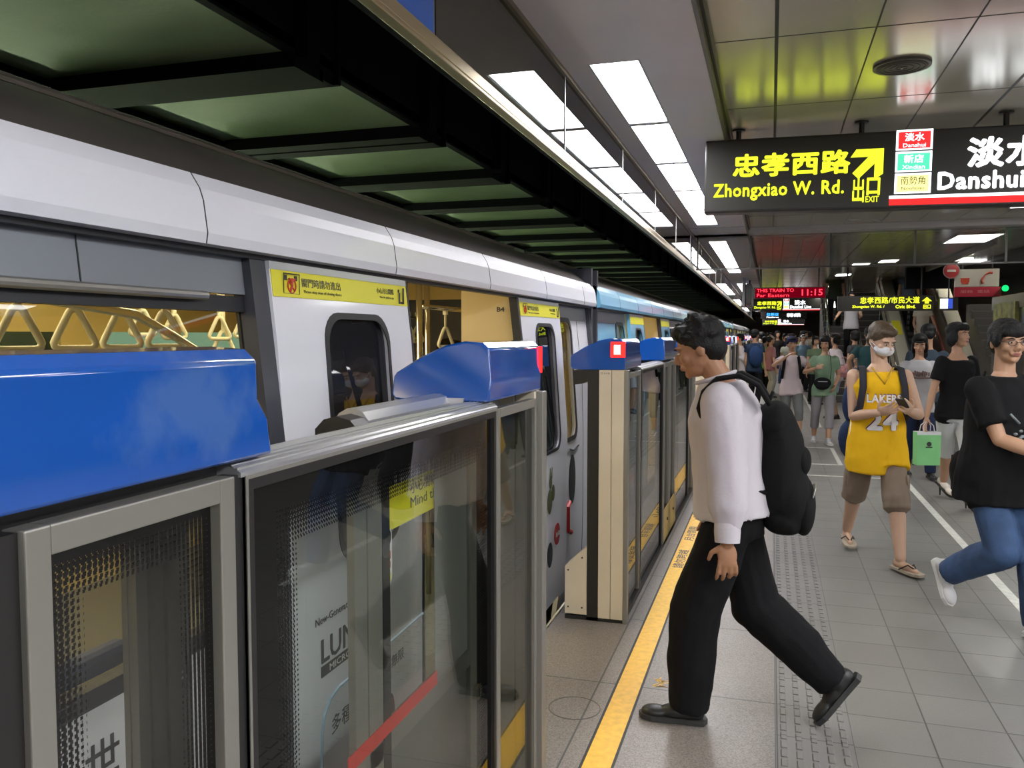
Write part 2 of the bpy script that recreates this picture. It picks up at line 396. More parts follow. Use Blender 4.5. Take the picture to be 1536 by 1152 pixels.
# ---- glass smoke screens
M_smoke = glass('smoke_screen_glass', (.34, .37, .36), 1.5, add=.10)
M_smokeT = glass('cross_screen_glass', (.70, .70, .67), 1.5, add=.12)
M_blueref = mat('blue_reflection_film', (.03, .13, .55), .25)  # blue reflection in the glass, put in as a coloured sheet
M_clip = mat('screen_joint', (.35, .35, .34), .3, metal=.8)
spans = [(-6, -1.6), (-1.55, 2.6)] + [(2.63 + 1.83 * i, 2.63 + 1.83 * (i + 1) - .03) for i in range(24)]
c = thing('smoke_screen', 'long hanging glass smoke screen with gold rail between platform ceiling and track', 'glass screen', (-1.08, 0, 2.52))
obj('rail', MB().box(-1.10, -1.06, Y0, 62, 2.515, 2.53).box(-1.10, -1.09, Y0, 62, 2.53, 2.575).box(-1.070, -1.06, Y0, 62, 2.53, 2.575), mat('gold_rail', (.55, .45, .28), .28, metal=.9), c, bevel=.003)
obj('top_channel', MB().box(-1.11, -1.06, Y0, 62, 2.975, 3.0), mat('channel_bronze', (.25, .21, .15), .35, metal=.8), c)
for i, (a, b) in enumerate(spans):
    obj('glass_pane', MB().box(-1.085, -1.077, a, b, 2.525, 2.98), M_smoke, c)
obj('blue_panel', MB().box(-1.0755, -1.072, .4, 2.60, 2.57, 2.97), M_blueref, c, label='dark blue reflection painted as a panel on the nearest glass pane')
for a, b in spans: obj('joint_strip', MB().box(-1.0885, -1.0735, b, b + .010, 2.53, 2.98), M_clip, c)
for (yy, lab) in ((12.38, 'cross glass smoke screen hanging over the platform beyond the big yellow sign'), (33.9, 'far cross glass smoke screen hanging over the distant platform')):
    c = thing('cross_smoke_screen', lab, 'glass screen', (1.0, yy, 2.54))
    xs = [-1.03, -.30, .76, 1.82, 2.9, 4.0] if yy < 20 else [-1.03, .7, 2.4, 4.0]
    for a, b in zip(xs, xs[1:]): obj('glass_pane', MB().box(a + .012, b - .012, yy - .004, yy + .004, 2.55, 3.0), M_smokeT, c)
    fr = MB().box(-1.05, 4.0, yy - .012, yy + .012, 2.53, 2.552).box(-1.05, 4.0, yy - .02, yy + .02, 3.0, 3.08)
    for x in xs: fr.box(x - .013, x + .013, yy - .012, yy + .012, 2.54, 3.0)
    obj('frame', fr, mat('screen_frame', (.09, .085, .08), .4, metal=.5), c)
struct('ceiling_cross_beam', MB().box(-1.06, 4.0, 12.1, 12.37, 3.0, 3.1), M_ceil)

# ---- the ceiling above the track
M_green = mat('green_ceiling_board', (.34, .44, .25), .6, nscale=1.6, namt=.22, bump=.25, bscale=40)
tr = MB(); gp = MB(); rb = MB()
tr.box(-1.9, -1.86, Y0, 62, 2.74, 3.6).box(-7, -1.10, Y0, Y1, 3.6, 3.65).box(-3.35, -3.14, Y0, 62, 2.72, 2.9)
tr.box(-1.14, -1.118, Y0, 62, 2.53, 3.62)
struct('ceiling_trackway', tr, M_dark)
y = -.9; n = 0
YM = 1.262
struct('ceiling_track_board', MB().box(-3.14, -1.86, -3, 62, 2.755, 2.80), M_green)
ribs = MB()
for i in range(46):
    y = 3.383 - 2.524 + i * YM - .0
    # a rib just before the module start and a second, lower one a little earlier
    ribs.box(-3.12, -1.87, y - .33, y - (.20 if i % 2 else .10), 2.69, 2.76)
    ribs.box(-3.12, -1.87, y - .13, y - .0, 2.70, 2.76)
    ribs.box(-1.90, -1.80, y - .34, y - .25, 2.72, 3.6)
    ribs.box(-1.90, -1.84, y - .02, y - .0, 2.70, 3.6)
struct('ceiling_track_ribs', ribs, M_dark)
# faint stencil on the dark wall panel
struct('wall_track', MB().box(-5.6, -5.5, Y0, Y1, -1.6, 3.65), mat('tunnel_wall', (.10, .11, .10), .8))
struct('floor_trackbed', MB().box(-5.6, XE, Y0, Y1, -1.65, -1.55), mat('ballast', (.05, .05, .048), .9))
struct('wall_far', MB().box(-5.5, 11, Y1, Y1 + .2, -1.6, 4), mat('far_wall', (.42, .38, .33), .6))
struct('wall_back', MB().box(-5.5, 11, Y0 - .2, Y0, -1.6, 4), mat('back_wall', (.12, .12, .13), .5))
struct('wall_right', MB().box(9.0, 9.2, Y0, Y1, 0, 4), mat('right_wall', (.16, .155, .15), .35))
# tubes added out of view on the tunnel wall to light the green boards
M_tube = emis('tunnel_fill_tube', (.82, 1.0, .62), 110.0)
t0 = thing('tunnel_fill_light', 'slim fluorescent tube fixture on the tunnel wall beyond the train', 'light', (-5.4, 0, 2.2), group='tube lights on the tunnel wall')
obj('tube', MB().cyl((-5.42, -1.0, 2.16), .02, 2.0, 'y', 10), M_tube, t0)
obj('bracket', MB().box(-5.499, -5.43, -1.02, 1.02, 2.19, 2.25), M_alu, t0)
t0.location.y = 4.4
for i in range(12): dup(t0, (0, 2.6 + i * 2.6, 0))

# ---- second row of ceiling lights and downlights right of the coffers
M_lamp2 = emis('square_light_diffuser', (1.0, .99, .95), 16.0)
lab2 = ['right one of the two nearest small lights in the glossy ceiling', 'left one of the two nearest small lights in the glossy ceiling', 'small light in the glossy ceiling behind the two nearest small ones',
        'small distant light in the glossy ceiling']
for i, (x, y) in enumerate([(2.2, 18.2), (1.75, 18.9), (1.65, 22.0), (1.7, 27.0), (1.7, 33), (1.7, 40), (1.7, 48), (2.9, 10.4)]):
    l = lab2[i] if i < 3 else (lab2[3] if i < 7 else 'square ceiling light to the right of the picture over the paving')
    t = thing('square_ceiling_light', l, 'light', (x, y, 3.08), group='small lights in the glossy ceiling')
    s = .16 if i < 7 else .3  # the last, larger one is an added fill light
    obj('diffuser', MB().box(x - s, x + s, y - s * 2, y + s * 2, 3.066, 3.072), M_lamp2, t)
    f = MB()
    for (a, b, c_, d) in ((x - s - .015, x - s, y - 2 * s, y + 2 * s), (x + s, x + s + .015, y - 2 * s, y + 2 * s), (x - s - .015, x + s + .015, y - 2 * s - .015, y - 2 * s), (x - s - .015, x + s + .015, y + 2 * s, y + 2 * s + .015)):
        f.box(a, b, c_, d, 3.06, 3.08)
    obj('frame', f, M_frame, t)

# unseen fill strip added over the opposite platform edge to brighten the train side
t0 = thing('opposite_fill_light', 'long ceiling light over the opposite platform edge to the right of the picture', 'light', (6.6, -6, 2.99), group='ceiling lights over the opposite platform edge')
obj('diffuser', MB().box(6.4, 6.8, -8, -3, 2.985, 2.992), M_lamp, t0)
obj('frame', MB().box(6.37, 6.4, -8.03, -2.97, 2.97, 3.0).box(6.8, 6.83, -8.03, -2.97, 2.97, 3.0), M_frame, t0)
for k in range(1, 3): dup(t0, (0, 5.6 * k, 0))

# fill strip added in the coffered ceiling to light the train side (starts to the right of the picture and runs behind the viewpoint)
t0 = thing('inner_fill_light', 'wide ceiling light in the inner strip right of the picture, above the paving', 'light', (2.2, 3.0, 3.07), group='inner ceiling strip lights')
obj('diffuser', MB().box(1.85, 2.55, 2.35, 3.62, 3.062, 3.07), emis('inner_fill_diffuser', (.97, .98, 1.0), 14.0), t0)
obj('frame', MB().box(1.83, 1.85, 2.33, 3.64, 3.05, 3.078).box(2.55, 2.57, 2.33, 3.64, 3.05, 3.078), M_frame, t0)
for k in range(1, 8): dup(t0, (0, -1.345 * k, 0))
dup(t0, (1.7, 0, 0)); dup(t0, (1.7, 1.345 * 2, 0)); dup(t0, (2.4, 1.345 * 4, 0)); dup(t0, (1.7, -1.345 * 2, 0))

# fill lights added on the stairwell ceiling to brighten stairs and escalator
t0 = thing('stairwell_fill_light', 'fluorescent fitting on the dim ceiling above the stairs and escalator', 'light', (3.4, 19.3, 3.88), group='stairwell ceiling lights')
obj('tube', MB().box(2.8, 4.0, 19.15, 19.5, 3.86, 3.872), emis('stairwell_fill_tube', (1, .95, .85), 40.0), t0)
obj('housing', MB().box(2.77, 4.03, 19.11, 19.54, 3.872, 3.90), M_frame, t0)
dup(t0, (0, 2.4, 0)); dup(t0, (0, 4.2, 0)); dup(t0, (2.2, -2.5, 0))
t = thing('ceiling_tube_light', 'bright slim light above the no entry sign', 'light', (3.35, 17.6, 3.02))
obj('tube', MB().cyl((3.24, 17.6, 3.02), .035, .34, 'x', 12), emis('slim_tube', (.95, 1.0, .9), 7.0), t, smooth=True)
obj('end_piece', MB().cyl((3.58, 17.6, 3.02), .04, .12, 'x', 12), M_frame, t, smooth=True)
obj('hanger', MB().cyl((3.30, 17.6, 3.04), .01, .87, 'z', 8).cyl((3.64, 17.6, 3.04), .01, .87, 'z', 8), M_alu, t)
# ================================================================== the train
TRP = [(-.75, -1.33), (-.3, -1.265), (-.1, -1.24), (.3, -1.23), (.9, -1.23), (1.3, -1.24), (1.7, -1.285), (1.83, -1.30)]
def xs(z):
    for (z0, x0), (z1, x1) in zip(TRP, TRP[1:]):
        if z <= z1: return x0 + (x1 - x0) * max(0, (z - z0)) / (z1 - z0)
    return TRP[-1][1]
def side_plate(y0, y1, z0, z1, th=.03, off=0.0, hole=None, r=.09):
    """sheet following the body side, with an optional round-cornered window hole (y0,y1,z0,z1)"""
    mb = MB()
    if hole is None:
        zs = sorted({z0, z1} | {z for z, _ in TRP if z0 < z < z1})
        pts = [(xs(z) + off, z) for z in zs] + [(xs(z) + off - th, z) for z in reversed(zs)]
        return mb.prism(pts, 'y', y0, y1)
    inner = rrect(*hole, r, 6); cy, cz = (hole[0] + hole[1]) / 2, (hole[2] + hole[3]) / 2
    n = len(inner)
    for k in range(n): pass
    outer = []
    hw, hh = (hole[1] - hole[0]) / 2, (hole[3] - hole[2]) / 2
    for (y, z) in inner:
        dy, dz = (y - cy) / hw, (z - cz) / hh
        m = max(abs(dy), abs(dz)); u, v = dy / m, dz / m
        if abs(abs(u) - 1) < .13 and abs(abs(v) - 1) < .13: u, v = math.copysign(1, u), math.copysign(1, v)
        oy = y1 if u > 0 else y0; oz = z1 if v > 0 else z0
        if abs(u) >= .999: Yp = oy
        else: Yp = cy + u * hw if abs(u) < .8 else cy + u * hw
        if abs(v) >= .999: Zp = oz
        else: Zp = cz + v * hh
        outer.append((Yp if abs(u) < .999 else oy, Zp if abs(v) < .999 else oz))
    rows = []
    for t in (0, .25, .5, .75, 1):
        rows.append([(a[0] + (b[0] - a[0]) * t, a[1] + (b[1] - a[1]) * t) for a, b in zip(inner, outer)])
    front = [[(xs(z) + off, y, z) for y, z in row] for row in rows]
    back = [[(xs(z) + off - th, y, z) for y, z in row] for row in rows]
    loops = front + back[::-1]
    return mb.ring(loops, closed=True)
def cyl_frame(hole, r, w, off, d, inner=0.0):
    """rubber gasket ring round a window"""
    mb = MB(); a = rrect(hole[0] + inner, hole[1] - inner, hole[2] + inner, hole[3] - inner, r, 6); b = rrect(hole[0] - w, hole[1] + w, hole[2] - w, hole[3] + w, r + w, 6)
    L = lambda pts, o: [(xs(z) + off + o, y, z) for y, z in pts]
    return mb.ring([L(a, 0), L(a, d), L(b, d), L(b, 0)], closed=True)
def pane(hole, r, off):
    pts = rrect(*hole, r, 6); mb = MB(); n = len(pts)
    mb.add([(xs(z) + off, y, z) for y, z in pts] + [(xs(z) + off - .006, y, z) for y, z in pts],
           [tuple(range(n)), tuple(range(2 * n - 1, n - 1, -1))] + [(i, i + n, (i + 1) % n + n, (i + 1) % n) for i in range(n)])
    return mb
M_white = mat('white_train_paint', (.80, .80, .86), .30, coat=.3)
M_blue = mat('sky_blue_train_paint', (.22, .55, .78), .25, coat=.4)
M_silver = mat('silver_train_body', (.55, .56, .60), .3, metal=.5)
M_greyband = mat('grey_train_band', (.24, .26, .29), .38, metal=.2)
M_roof = mat('train_roof_grey', (.16, .14, .13), .34, metal=.45)
M_rubber = mat('black_rubber', (.015, .016, .02), .45)
M_charc = mat('charcoal_pillar', (.05, .052, .065), .35)
M_cream = mat('cream_interior_panel', (.78, .60, .22), .4)
M_beige = mat('beige_interior_panel', (.66, .52, .27), .45)
M_chrome = mat('chrome', (.75, .72, .62), .18, metal=1.0)
M_strap = mat('strap_plastic', (.92, .88, .68), .35)
M_seatb = mat('blue_seat', (.04, .07, .25), .5)
M_sign = mat('yellow_sign_film', (.78, .72, .03), .35)
M_signed = mat('red_print', (.55, .06, .03), .5)
M_wprint = mat('white_print', (.8, .8, .8), .5)
M_tg = glass('train_window_glass', (.80, .80, .76), 1.4)
M_dg = glass('door_window_glass', (.17, .18, .22), 1.5, add=.04, film=.35, filmcol=(.035, .04, .055))
M_ilamp = emis('interior_lamp', (1.0, .86, .52), 17.0)
M_lum = mat('advert_black', (.03, .03, .035), .4)
M_lblue = mat('advert_pale_blue', (.35, .52, .66), .4)

def warn_sign(leaf, y0, y1, mirrored=False):
    s = side_plate(y0, y1, 1.705, 1.778, .002, .0025)
    sg = obj('warning_strip', s, M_sign, leaf, label='yellow warning strip with black writing')
def leaf_lettering(leaf, y0):
    X = lambda z: xs(z) + .0046
    def tx(s, yy, z, w, h, m=M_ink, b=0.0):
        t = text_mesh(s, w=w, h=h, bold=b, depth=.0006); t.xf(Matrix.Rotation(-.115, 4, 'X')); place(t, (X(z + h / 2), yy, z), '+x'); obj('lettering', t, m, leaf)
    tx('關門時請勿進出', y0 + .155, 1.737, .225, .026, b=.012)
    tx('Please stay clear of closing doors', y0 + .16, 1.718, .22, .011)
    tx('小心月台間隙', y0 + .63, 1.742, .135, .020, b=.006)
    tx('Mind the platform gap', y0 + .65, 1.725, .11, .009)
    # pictogram: hands and struck-out figure
    p = MB()
    for (a, b, c_, d) in ((.055, .058, 1.713, 1.772), (.135, .138, 1.713, 1.772), (.055, .138, 1.713, 1.716), (.055, .138, 1.769, 1.772)):
        p.box(X(1.74), X(1.74) + .0008, y0 + a, y0 + b, c_, d)
    p.box(X(1.77), X(1.77) + .0008, y0 + .063, y0 + .078, 1.752, 1.766).box(X(1.77), X(1.77) + .0008, y0 + .115, y0 + .130, 1.752, 1.766)
    p.box(X(1.73), X(1.73) + .0008, y0 + .80, y0 + .812, 1.712, 1.752).box(X(1.73), X(1.73) + .0008, y0 + .815, y0 + .845, 1.712, 1.720)
    p.cyl((X(1.76), y0 + .806, 1.758), .006, .001, 'x', 12).box(X(1.73), X(1.73) + .0008, y0 + .832, y0 + .845, 1.712, 1.770)
    obj('pictogram', p, M_ink, leaf)
    p = MB().tube([(X(1.735) + .0004, y0 + .097 + .02 * cos(a), 1.737 + .02 * sin(a)) for a in [i * pi / 10 for i in range(20)]], .0022, 5, closed=True)
    p.tube([(X(1.735) + .0004, y0 + .083, 1.751), (X(1.735) + .0004, y0 + .111, 1.723)], .0022, 5)
    p.tube([(X(1.735) + .0004, y0 + .097, 1.758), (X(1.735) + .0004, y0 + .097, 1.735), (X(1.735) + .0004, y0 + .088, 1.722)], .004, 5)
    p.tube([(X(1.735) + .0004, y0 + .082, 1.757), (X(1.735) + .0004, y0 + .097, 1.746), (X(1.735) + .0004, y0 + .112, 1.757)], .003, 5)
    obj('pictogram', p, M_signed, leaf)

def carriage(y0, y1, paint, label, full, doors, cove=None, lower=None):
    cr = thing('train_carriage', label, 'train', (-2.8, (y0 + y1) / 2, -.9), group=None)
    cove = cove or paint
    # roof
    pr = [(-1.325, 1.985), (-1.42, 2.06), (-1.60, 2.15), (-1.9, 2.25), (-2.4, 2.33), (-2.8, 2.35), (-3.2, 2.33), (-3.7, 2.25), (-4.2, 2.06), (-4.3, 1.98)]
    mb = MB().prism(pr + [(-4.2, 1.97), (-2.8, 2.2), (-1.4, 1.97)], 'y', y0 + .1, y1 - .1)
    obj('roof', mb, M_roof, cr, smooth=True)
    obj('roof_rail', MB().tube([(-1.9, y0 + .1, 2.262), (-1.9, y1 - .1, 2.262)], .014, 8), mat('rail_bronze', (.30, .26, .22), .4, metal=.7), cr)
    cp = [(-1.31, 1.812), (-1.272, 1.815), (-1.268, 1.84), (-1.278, 1.915), (-1.288, 1.945), (-1.312, 1.982), (-1.36, 1.99), (-1.36, 1.812)]
    obj('cove_panel', MB().prism(cp, 'y', y0, y1), cove, cr)
    ys = [y0 + .9 + i * 1.04 for i in range(int((y1 - y0) / 1.04))]
    for y in ys:
        q = [(x + .0012, z) for x, z in cp[1:6]] + [(x - .004, z) for x, z in reversed(cp[1:6])]
        obj('panel_seam', MB().prism(q, 'y', y, y + .003), M_seam, cr)
    obj('header_seal', MB().box(-1.34, -1.302, y0, y1, 1.80, 1.815), M_rubber, cr)
    # ends of the carriage
    for ye, s in ((y0, 1), (y1, -1)):
        obj('end_wall', MB().box(-4.28, -3.35, ye, ye + s * .05, -.6, 2.1).box(-2.25, -1.30, ye, ye + s * .05, -.6, 2.1).box(-3.35, -2.25, ye, ye + s * .05, 1.9, 2.1), M_charc, cr)
        obj('end_panel', MB().box(-4.22, -3.33, ye + s * .055, ye + s * .075, 0, 2.0).box(-2.27, -1.45, ye + s * .055, ye + s * .075, 0, 2.0).box(-3.33, -2.27, ye + s * .055, ye + s * .075, 1.88, 2.0), M_cream, cr)
    edges = []
    for d in doors: edges.append((d - 1.58, d + 1.63))
    edges.sort(); segs = []; p = y0 + .02
    for a, b in edges:
        segs.append((p, a)); p = b
    segs.append((p, y1 - .02))
    for a, b in segs:
        if b - a < .1: continue
        L = b - a
        low = lower or paint
        if L > 2.2:      # wide window between two door ways
            obj('side_panel', side_plate(a, b, -.75, .86, .03, -.05), low, cr)
            obj('header_band', side_plate(a, b - .07, 1.705, 1.80, .03, -.035), M_greyband, cr)
            obj('header_band_seam', side_plate(b - .62, b - .617, 1.705, 1.80, .002, -.033), M_seam, cr)
            obj('window_rail', MB().tube([(xs(1.69) - .022, a + .05, 1.695), (xs(1.69) - .022, b - .25, 1.695)], .011, 10), M_alu, cr, smooth=True)
            fr = side_plate(a, b - .07, 1.66, 1.70, .04, -.04); g2 = side_plate(a, b - .07, .86, .90, .04, -.04)
            fr.add(g2.v, g2.f); fr.box(-1.30, -1.26, a, a + .05, .88, 1.68)
            obj('window_frame', fr, M_rubber, cr)
            obj('window_glass', side_plate(a + .03, b - .07, .89, 1.67, .006, -.055), M_tg, cr)
            obj('pillar', side_plate(b - .07, b, -.7, 1.80, .06, -.01), M_charc, cr, label='charcoal upright beside the door')
        else:
            # short piece beside the end of the carriage with a small rounded window
            near_door_left = (b in [e[0] for e in edges]) and not (a in [e[1] for e in edges])
            wy0, wy1 = (a + .10, a + .48) if not near_door_left else (b - .55, b - .12)
            h = (wy0, wy1, .90, 1.705)
            hb = [a, wy0 - .06, wy1 + .06, b]
            obj('side_panel', side_plate(a, b, -.75, .72, .03, -.05), low, cr)
            obj('side_panel', side_plate(wy0 - .06, wy1 + .06, .72, 1.80, .03, -.05, hole=h, r=.08), paint, cr)
            if wy0 - .06 - a > .02: obj('side_panel', side_plate(a, wy0 - .06, .72, 1.80, .03, -.05), paint, cr)
            obj('side_panel', side_plate(wy1 + .06, b, .72, 1.80, .03, -.05), paint, cr)
            obj('header_band', side_plate(a, b, 1.70, 1.80, .02, -.046), M_greyband, cr)
            obj('window_frame', cyl_frame(h, .08, .012, -.05, .006, .018), M_rubber, cr)
            obj('window_glass', pane(h, .08, -.065), M_tg, cr)
            obj('panel_joint', side_plate(wy1 + .2, wy1 + .204, -.6, 1.80, .002, -.0475), M_seam, cr)
            if near_door_left is False and b > y1 - .1:
                obj('gangway_edge', side_plate(b - .06, b, -.6, 1.80, .05, -.02), M_charc, cr)
    for d in doors:
        for (a, b) in ((d - 1.58, d - .70), (d + .75, d + 1.63)):
            left = a < d
            hy = (a + .256, a + .69) if left else (a + .27, a + .70)
            h = (hy[0], hy[1], .905, 1.665)
            lf = obj('door_leaf', side_plate(a, b, -.02, 1.80, .035, 0, hole=h, r=.09), paint, cr)
            obj('window_pane', pane(h, .09, -.018), M_dg, lf)
            obj('window_gasket', cyl_frame(h, .09, .004, 0, .003, .016), M_rubber, lf)
            obj('edge_seal', side_plate(b if left else a - .03, b + .012 if left else a, -.02, 1.80, .045, .002), M_rubber, lf)
            obj('top_strip', side_plate(a, b, 1.779, 1.80, .002, .002), M_silver, lf)
            warn_sign(lf, a + .004, b - .004)
            if full: leaf_lettering(lf, a)
        # doorway lining
        obj('doorway_lining', MB().box(-1.62, -1.31, d + .75, d + .79, 0, 1.95), M_beige, cr)
        obj('doorway_lining', MB().box(-1.62, -1.31, d - .74, d - .70, 0, 1.95), M_beige, cr)
        obj('doorway_header', MB().add([(-1.31, d - .72, 1.815), (-1.31, d + .77, 1.815), (-1.62, d + .77, 1.86), (-1.62, d - .72, 1.86), (-1.31, d - .72, 1.84), (-1.31, d + .77, 1.84), (-1.62, d + .77, 1.9), (-1.62, d - .72, 1.9)],
            [(0, 1, 2, 3), (7, 6, 5, 4), (0, 4, 5, 1), (1, 5, 6, 2), (2, 6, 7, 3), (3, 7, 4, 0)]), M_beige, cr)
        obj('door_threshold', MB().box(-1.62, -1.28, d - .72, d + .77, -.05, -.01), M_alu, cr)
    # interior shell
    obj('interior_floor', MB().box(-4.25, -1.62, y0 + .06, y1 - .06, -.06, -.02), mat('vinyl_floor', (.22, .22, .2), .5), cr)
    obj('interior_ceiling', MB().prism([(-1.45, 1.86), (-1.62, 1.86), (-1.95, 2.0), (-3.65, 2.0), (-4.2, 1.86), (-4.2, 1.92), (-3.65, 2.05), (-1.95, 2.05), (-1.45, 1.92)], 'y', y0 + .06, y1 - .06), M_beige, cr)
    for a, b in segs:
        if b - a > 2.2: obj('interior_wall', MB().box(-1.50, -1.35, a + .05, b - .05, 0, .80), M_cream, cr)
        elif b - a > .6: obj('interior_wall', MB().box(-1.50, -1.35, a + .02, b - .02, 0, .72), M_cream, cr)
    fw = MB().box(-4.28, -4.22, y0, y1, -.6, .95).box(-4.28, -4.22, y0, y1, 1.62, 2.0)
    for d in doors: fw.box(-4.28, -4.22, d - .95, d - .6, .95, 1.62).box(-4.28, -4.22, d + .6, d + .95, .95, 1.62).box(-4.27, -4.24, d - .06, d + .06, .9, 1.62)
    for d in doors: fw.box(-4.28, -4.22, d + 2.9, d + 3.1, .95, 1.62) if d + 3.1 < y1 else None
    obj('far_wall', fw, M_cream, cr)
    obj('far_window_glass', MB().box(-4.25, -4.245, y0, y1, .95, 1.62), M_tg, cr)
    n = int((y1 - y0) / 2.0)
    for i in range(n):
        y = y0 + .6 + i * 2.0
        for x in (-2.35, -3.25): obj('ceiling_lamp', MB().box(x - .06, x + .06, y, min(y + 1.6, y1 - .2), 1.975, 1.995), M_ilamp, cr)
    if full:
        for a, b in segs:
            if b - a > 2.0:
                for (x0, x1, xb) in ((-1.95, -1.50, -1.5), (-4.2, -3.75, -4.2)):
                    st = MB().box(x0, x1, a + .3, b - .3, .38, .46)
                    bk = MB().box(min(xb, xb + (.06 if xb < -3 else -.06)), max(xb, xb + (.06 if xb < -3 else -.06)), a + .3, b - .3, .46, .85)
                    st.box(x0 + .08, x1 - .02, a + .35, b - .35, 0, .38)
                    obj('seat_bench', st, M_seatb, cr, bevel=.02); obj('seat_back', bk, M_seatb, cr, bevel=.02)
    return cr
T1 = carriage(-11.7, 6.27, M_white, 'white train carriage with open doors standing at the near end behind the blue topped gates', True, [3.55, -2.45, -8.45])
T2 = carriage(6.43, 30.27, M_blue, 'sky blue train carriage coupled behind the white one', False, [9.55, 15.55, 21.55, 27.55])
T3 = carriage(30.43, 54.2, M_silver, 'distant silver train carriage farthest along the platform', False, [33.55, 39.55, 45.55, 51.55])
# bellows between the carriages
for yb, l in ((6.35, 'dark folding gangway between the white and the sky blue carriage'), (30.35, 'dark folding gangway between the sky blue and the distant silver carriage')):
    mb = MB().prism([(-1.345, -.3), (-1.345, 1.80), (-1.37, 2.0), (-1.6, 2.12), (-2.8, 2.28), (-4.2, 2.0), (-4.25, -.3)], 'y', yb - .07, yb + .07)
    for i in range(3):
        y = yb - .05 + i * .05
        mb.tube([(-1.345, y, -.3), (-1.335, y, 1.80), (-1.38, y, 2.02), (-1.62, y, 2.15), (-1.9, y, 2.24)], .012, 8)
    tag(obj('gangway_bellows', mb, mat('bellows_grey', (.10, .10, .11), .6)), l, 'gangway')
# inside fittings of the white carriage that the photo shows
def strap(x, y, ztop, zr, s=1.0, tilt=0.0):
    """ring centre zr; ring hangs from a rail at ztop"""
    w_, h_ = .055 * s, .050 * s
    pts = []
    for (cx, cz, a0) in ((0, h_ * .95, 20), (-w_ * .72, -h_ * .72, 140), (w_ * .72, -h_ * .72, 260)):
        for i in range(5):
            a = radians(a0 + i * 35); rr = .016 * s
            pts.append((cx + rr * cos(a), cz + rr * sin(a)))
    R = Matrix.Rotation(tilt, 4, 'Z')
    ring = MB().tube([R @ Vector((0, p[0], p[1])) + Vector((x, y, zr)) for p in pts], .0105 * s, 8, closed=True)
    o = obj('hand_strap', ring, M_strap, T1, smooth='all')
    b = MB().box(x - .004, x + .004, y - .012, y + .012, zr + h_ + .012, ztop)
    b.box(x - .012, x + .012, y - .016, y + .016, ztop - .03, ztop + .02)
    obj('strap_band', b, M_strap, o)
for (x, y) in ((-1.95, 1.775), (-1.95, 1.968), (-1.95, 2.155), (-1.95, 2.35), (-1.95, 1.55), (-1.95, 1.35)): strap(x, y, 1.80, 1.612, 1.0, -.6)
for (x, y, z) in ((-2.7, 3.11, 1.65), (-2.7, 3.32, 1.635), (-2.7, 3.66, 1.63), (-2.7, 3.87, 1.64), (-2.7, 4.02, 1.64), (-2.7, 3.69, 1.56)): strap(x, y, 1.84, z, .95, -.6)
for (x, y, z) in ((-2.0, 5.02, 1.58), (-2.0, 5.57, 1.58), (-2.7, 6.0, 1.61), (-2.7, 6.17, 1.60)): strap(x, y, 1.76, z, 1.05, -.5)
obj('handrail', MB().tube([(-1.95, -1.2, 1.80), (-1.95, 2.6, 1.80)], .014, 10), M_chrome, T1, smooth='all')
obj('handrail', MB().tube([(-2.7, -1.0, 1.84), (-2.7, 4.3, 1.84)], .014, 10), M_chrome, T1, smooth='all')
obj('handrail', MB().tube([(-2.0, 4.66, 1.77), (-2.0, 5.75, 1.765)], .016, 10), M_chrome, T1, smooth='all')
obj('handrail', MB().tube([(-2.65, 5.2, 1.735), (-2.65, 6.15, 1.735)], .012, 10), M_chrome, T1, smooth='all')
obj('handrail', MB().tube([(-1.55, 1.30, 1.75), (-1.72, 1.55, 1.70), (-1.78, 2.02, 1.66), (-1.88, 2.3, 1.60), (-1.90, 2.62, 1.47), (-1.90, 2.66, 1.30), (-1.90, 2.66, .9)], .014, 10), M_chrome, T1, smooth='all')
for (x, y, r_) in ((-2.0, 4.60, .019), (-2.0, 4.72, .017), (-2.0, 5.72, .012), (-2.35, 3.55, .018), (-2.65, 5.85, .014)):
    obj('grab_pole', MB().tube([(x, y, 0), (x, y, 2.0)], r_, 12), M_chrome, T1, smooth='all')
obj('carriage_number', place(text_mesh('B4', w=.042, h=.026, bold=.01, depth=.001), (-1.415, 4.298, 1.725), '-y'), M_ink, T1)
# advertisement wrap lettering on the white carriage
X = -1.2285
def adv(s, y, z, w, h, m=M_lum, b=0.0):
    obj('advert_lettering', place(text_mesh(s, w=w, h=h, bold=b, depth=.0008), (X, y, z), '+x'), m, T1)
adv('New-Generation', 2.075, .765, .23, .022)
adv('LUM', 2.105, .645, .20, .072, b=.015)
obj('advert_bar', MB().box(X - .001, X, 2.103, 2.32, .605, .638), M_lum, T1)
adv('MICRO', 2.15, .611, .13, .020, M_wprint, b=.01)
adv('多種', 2.16, .41, .12, .055)
adv('創意無限', 2.47, .455, .2, .042)
obj('advert_line', MB().tube([(X, 2.10, .05), (X, 2.10, .44), (X, 2.115, .49), (X, 2.15, .525), (X, 2.20, .54), (X, 2.84, .56)], .005, 6), M_lblue, T1)
obj('advert_picture', MB().add([(X + .001, 2.56 + .03 * cos(a) * (1 if sin(a) > 0 else 1), .30 + (.07 if sin(a) > 0 else .10) * sin(a)) for a in [i * pi / 12 for i in range(24)]], [tuple(range(24))]), M_lum, T1, label='dark rounded device picture')
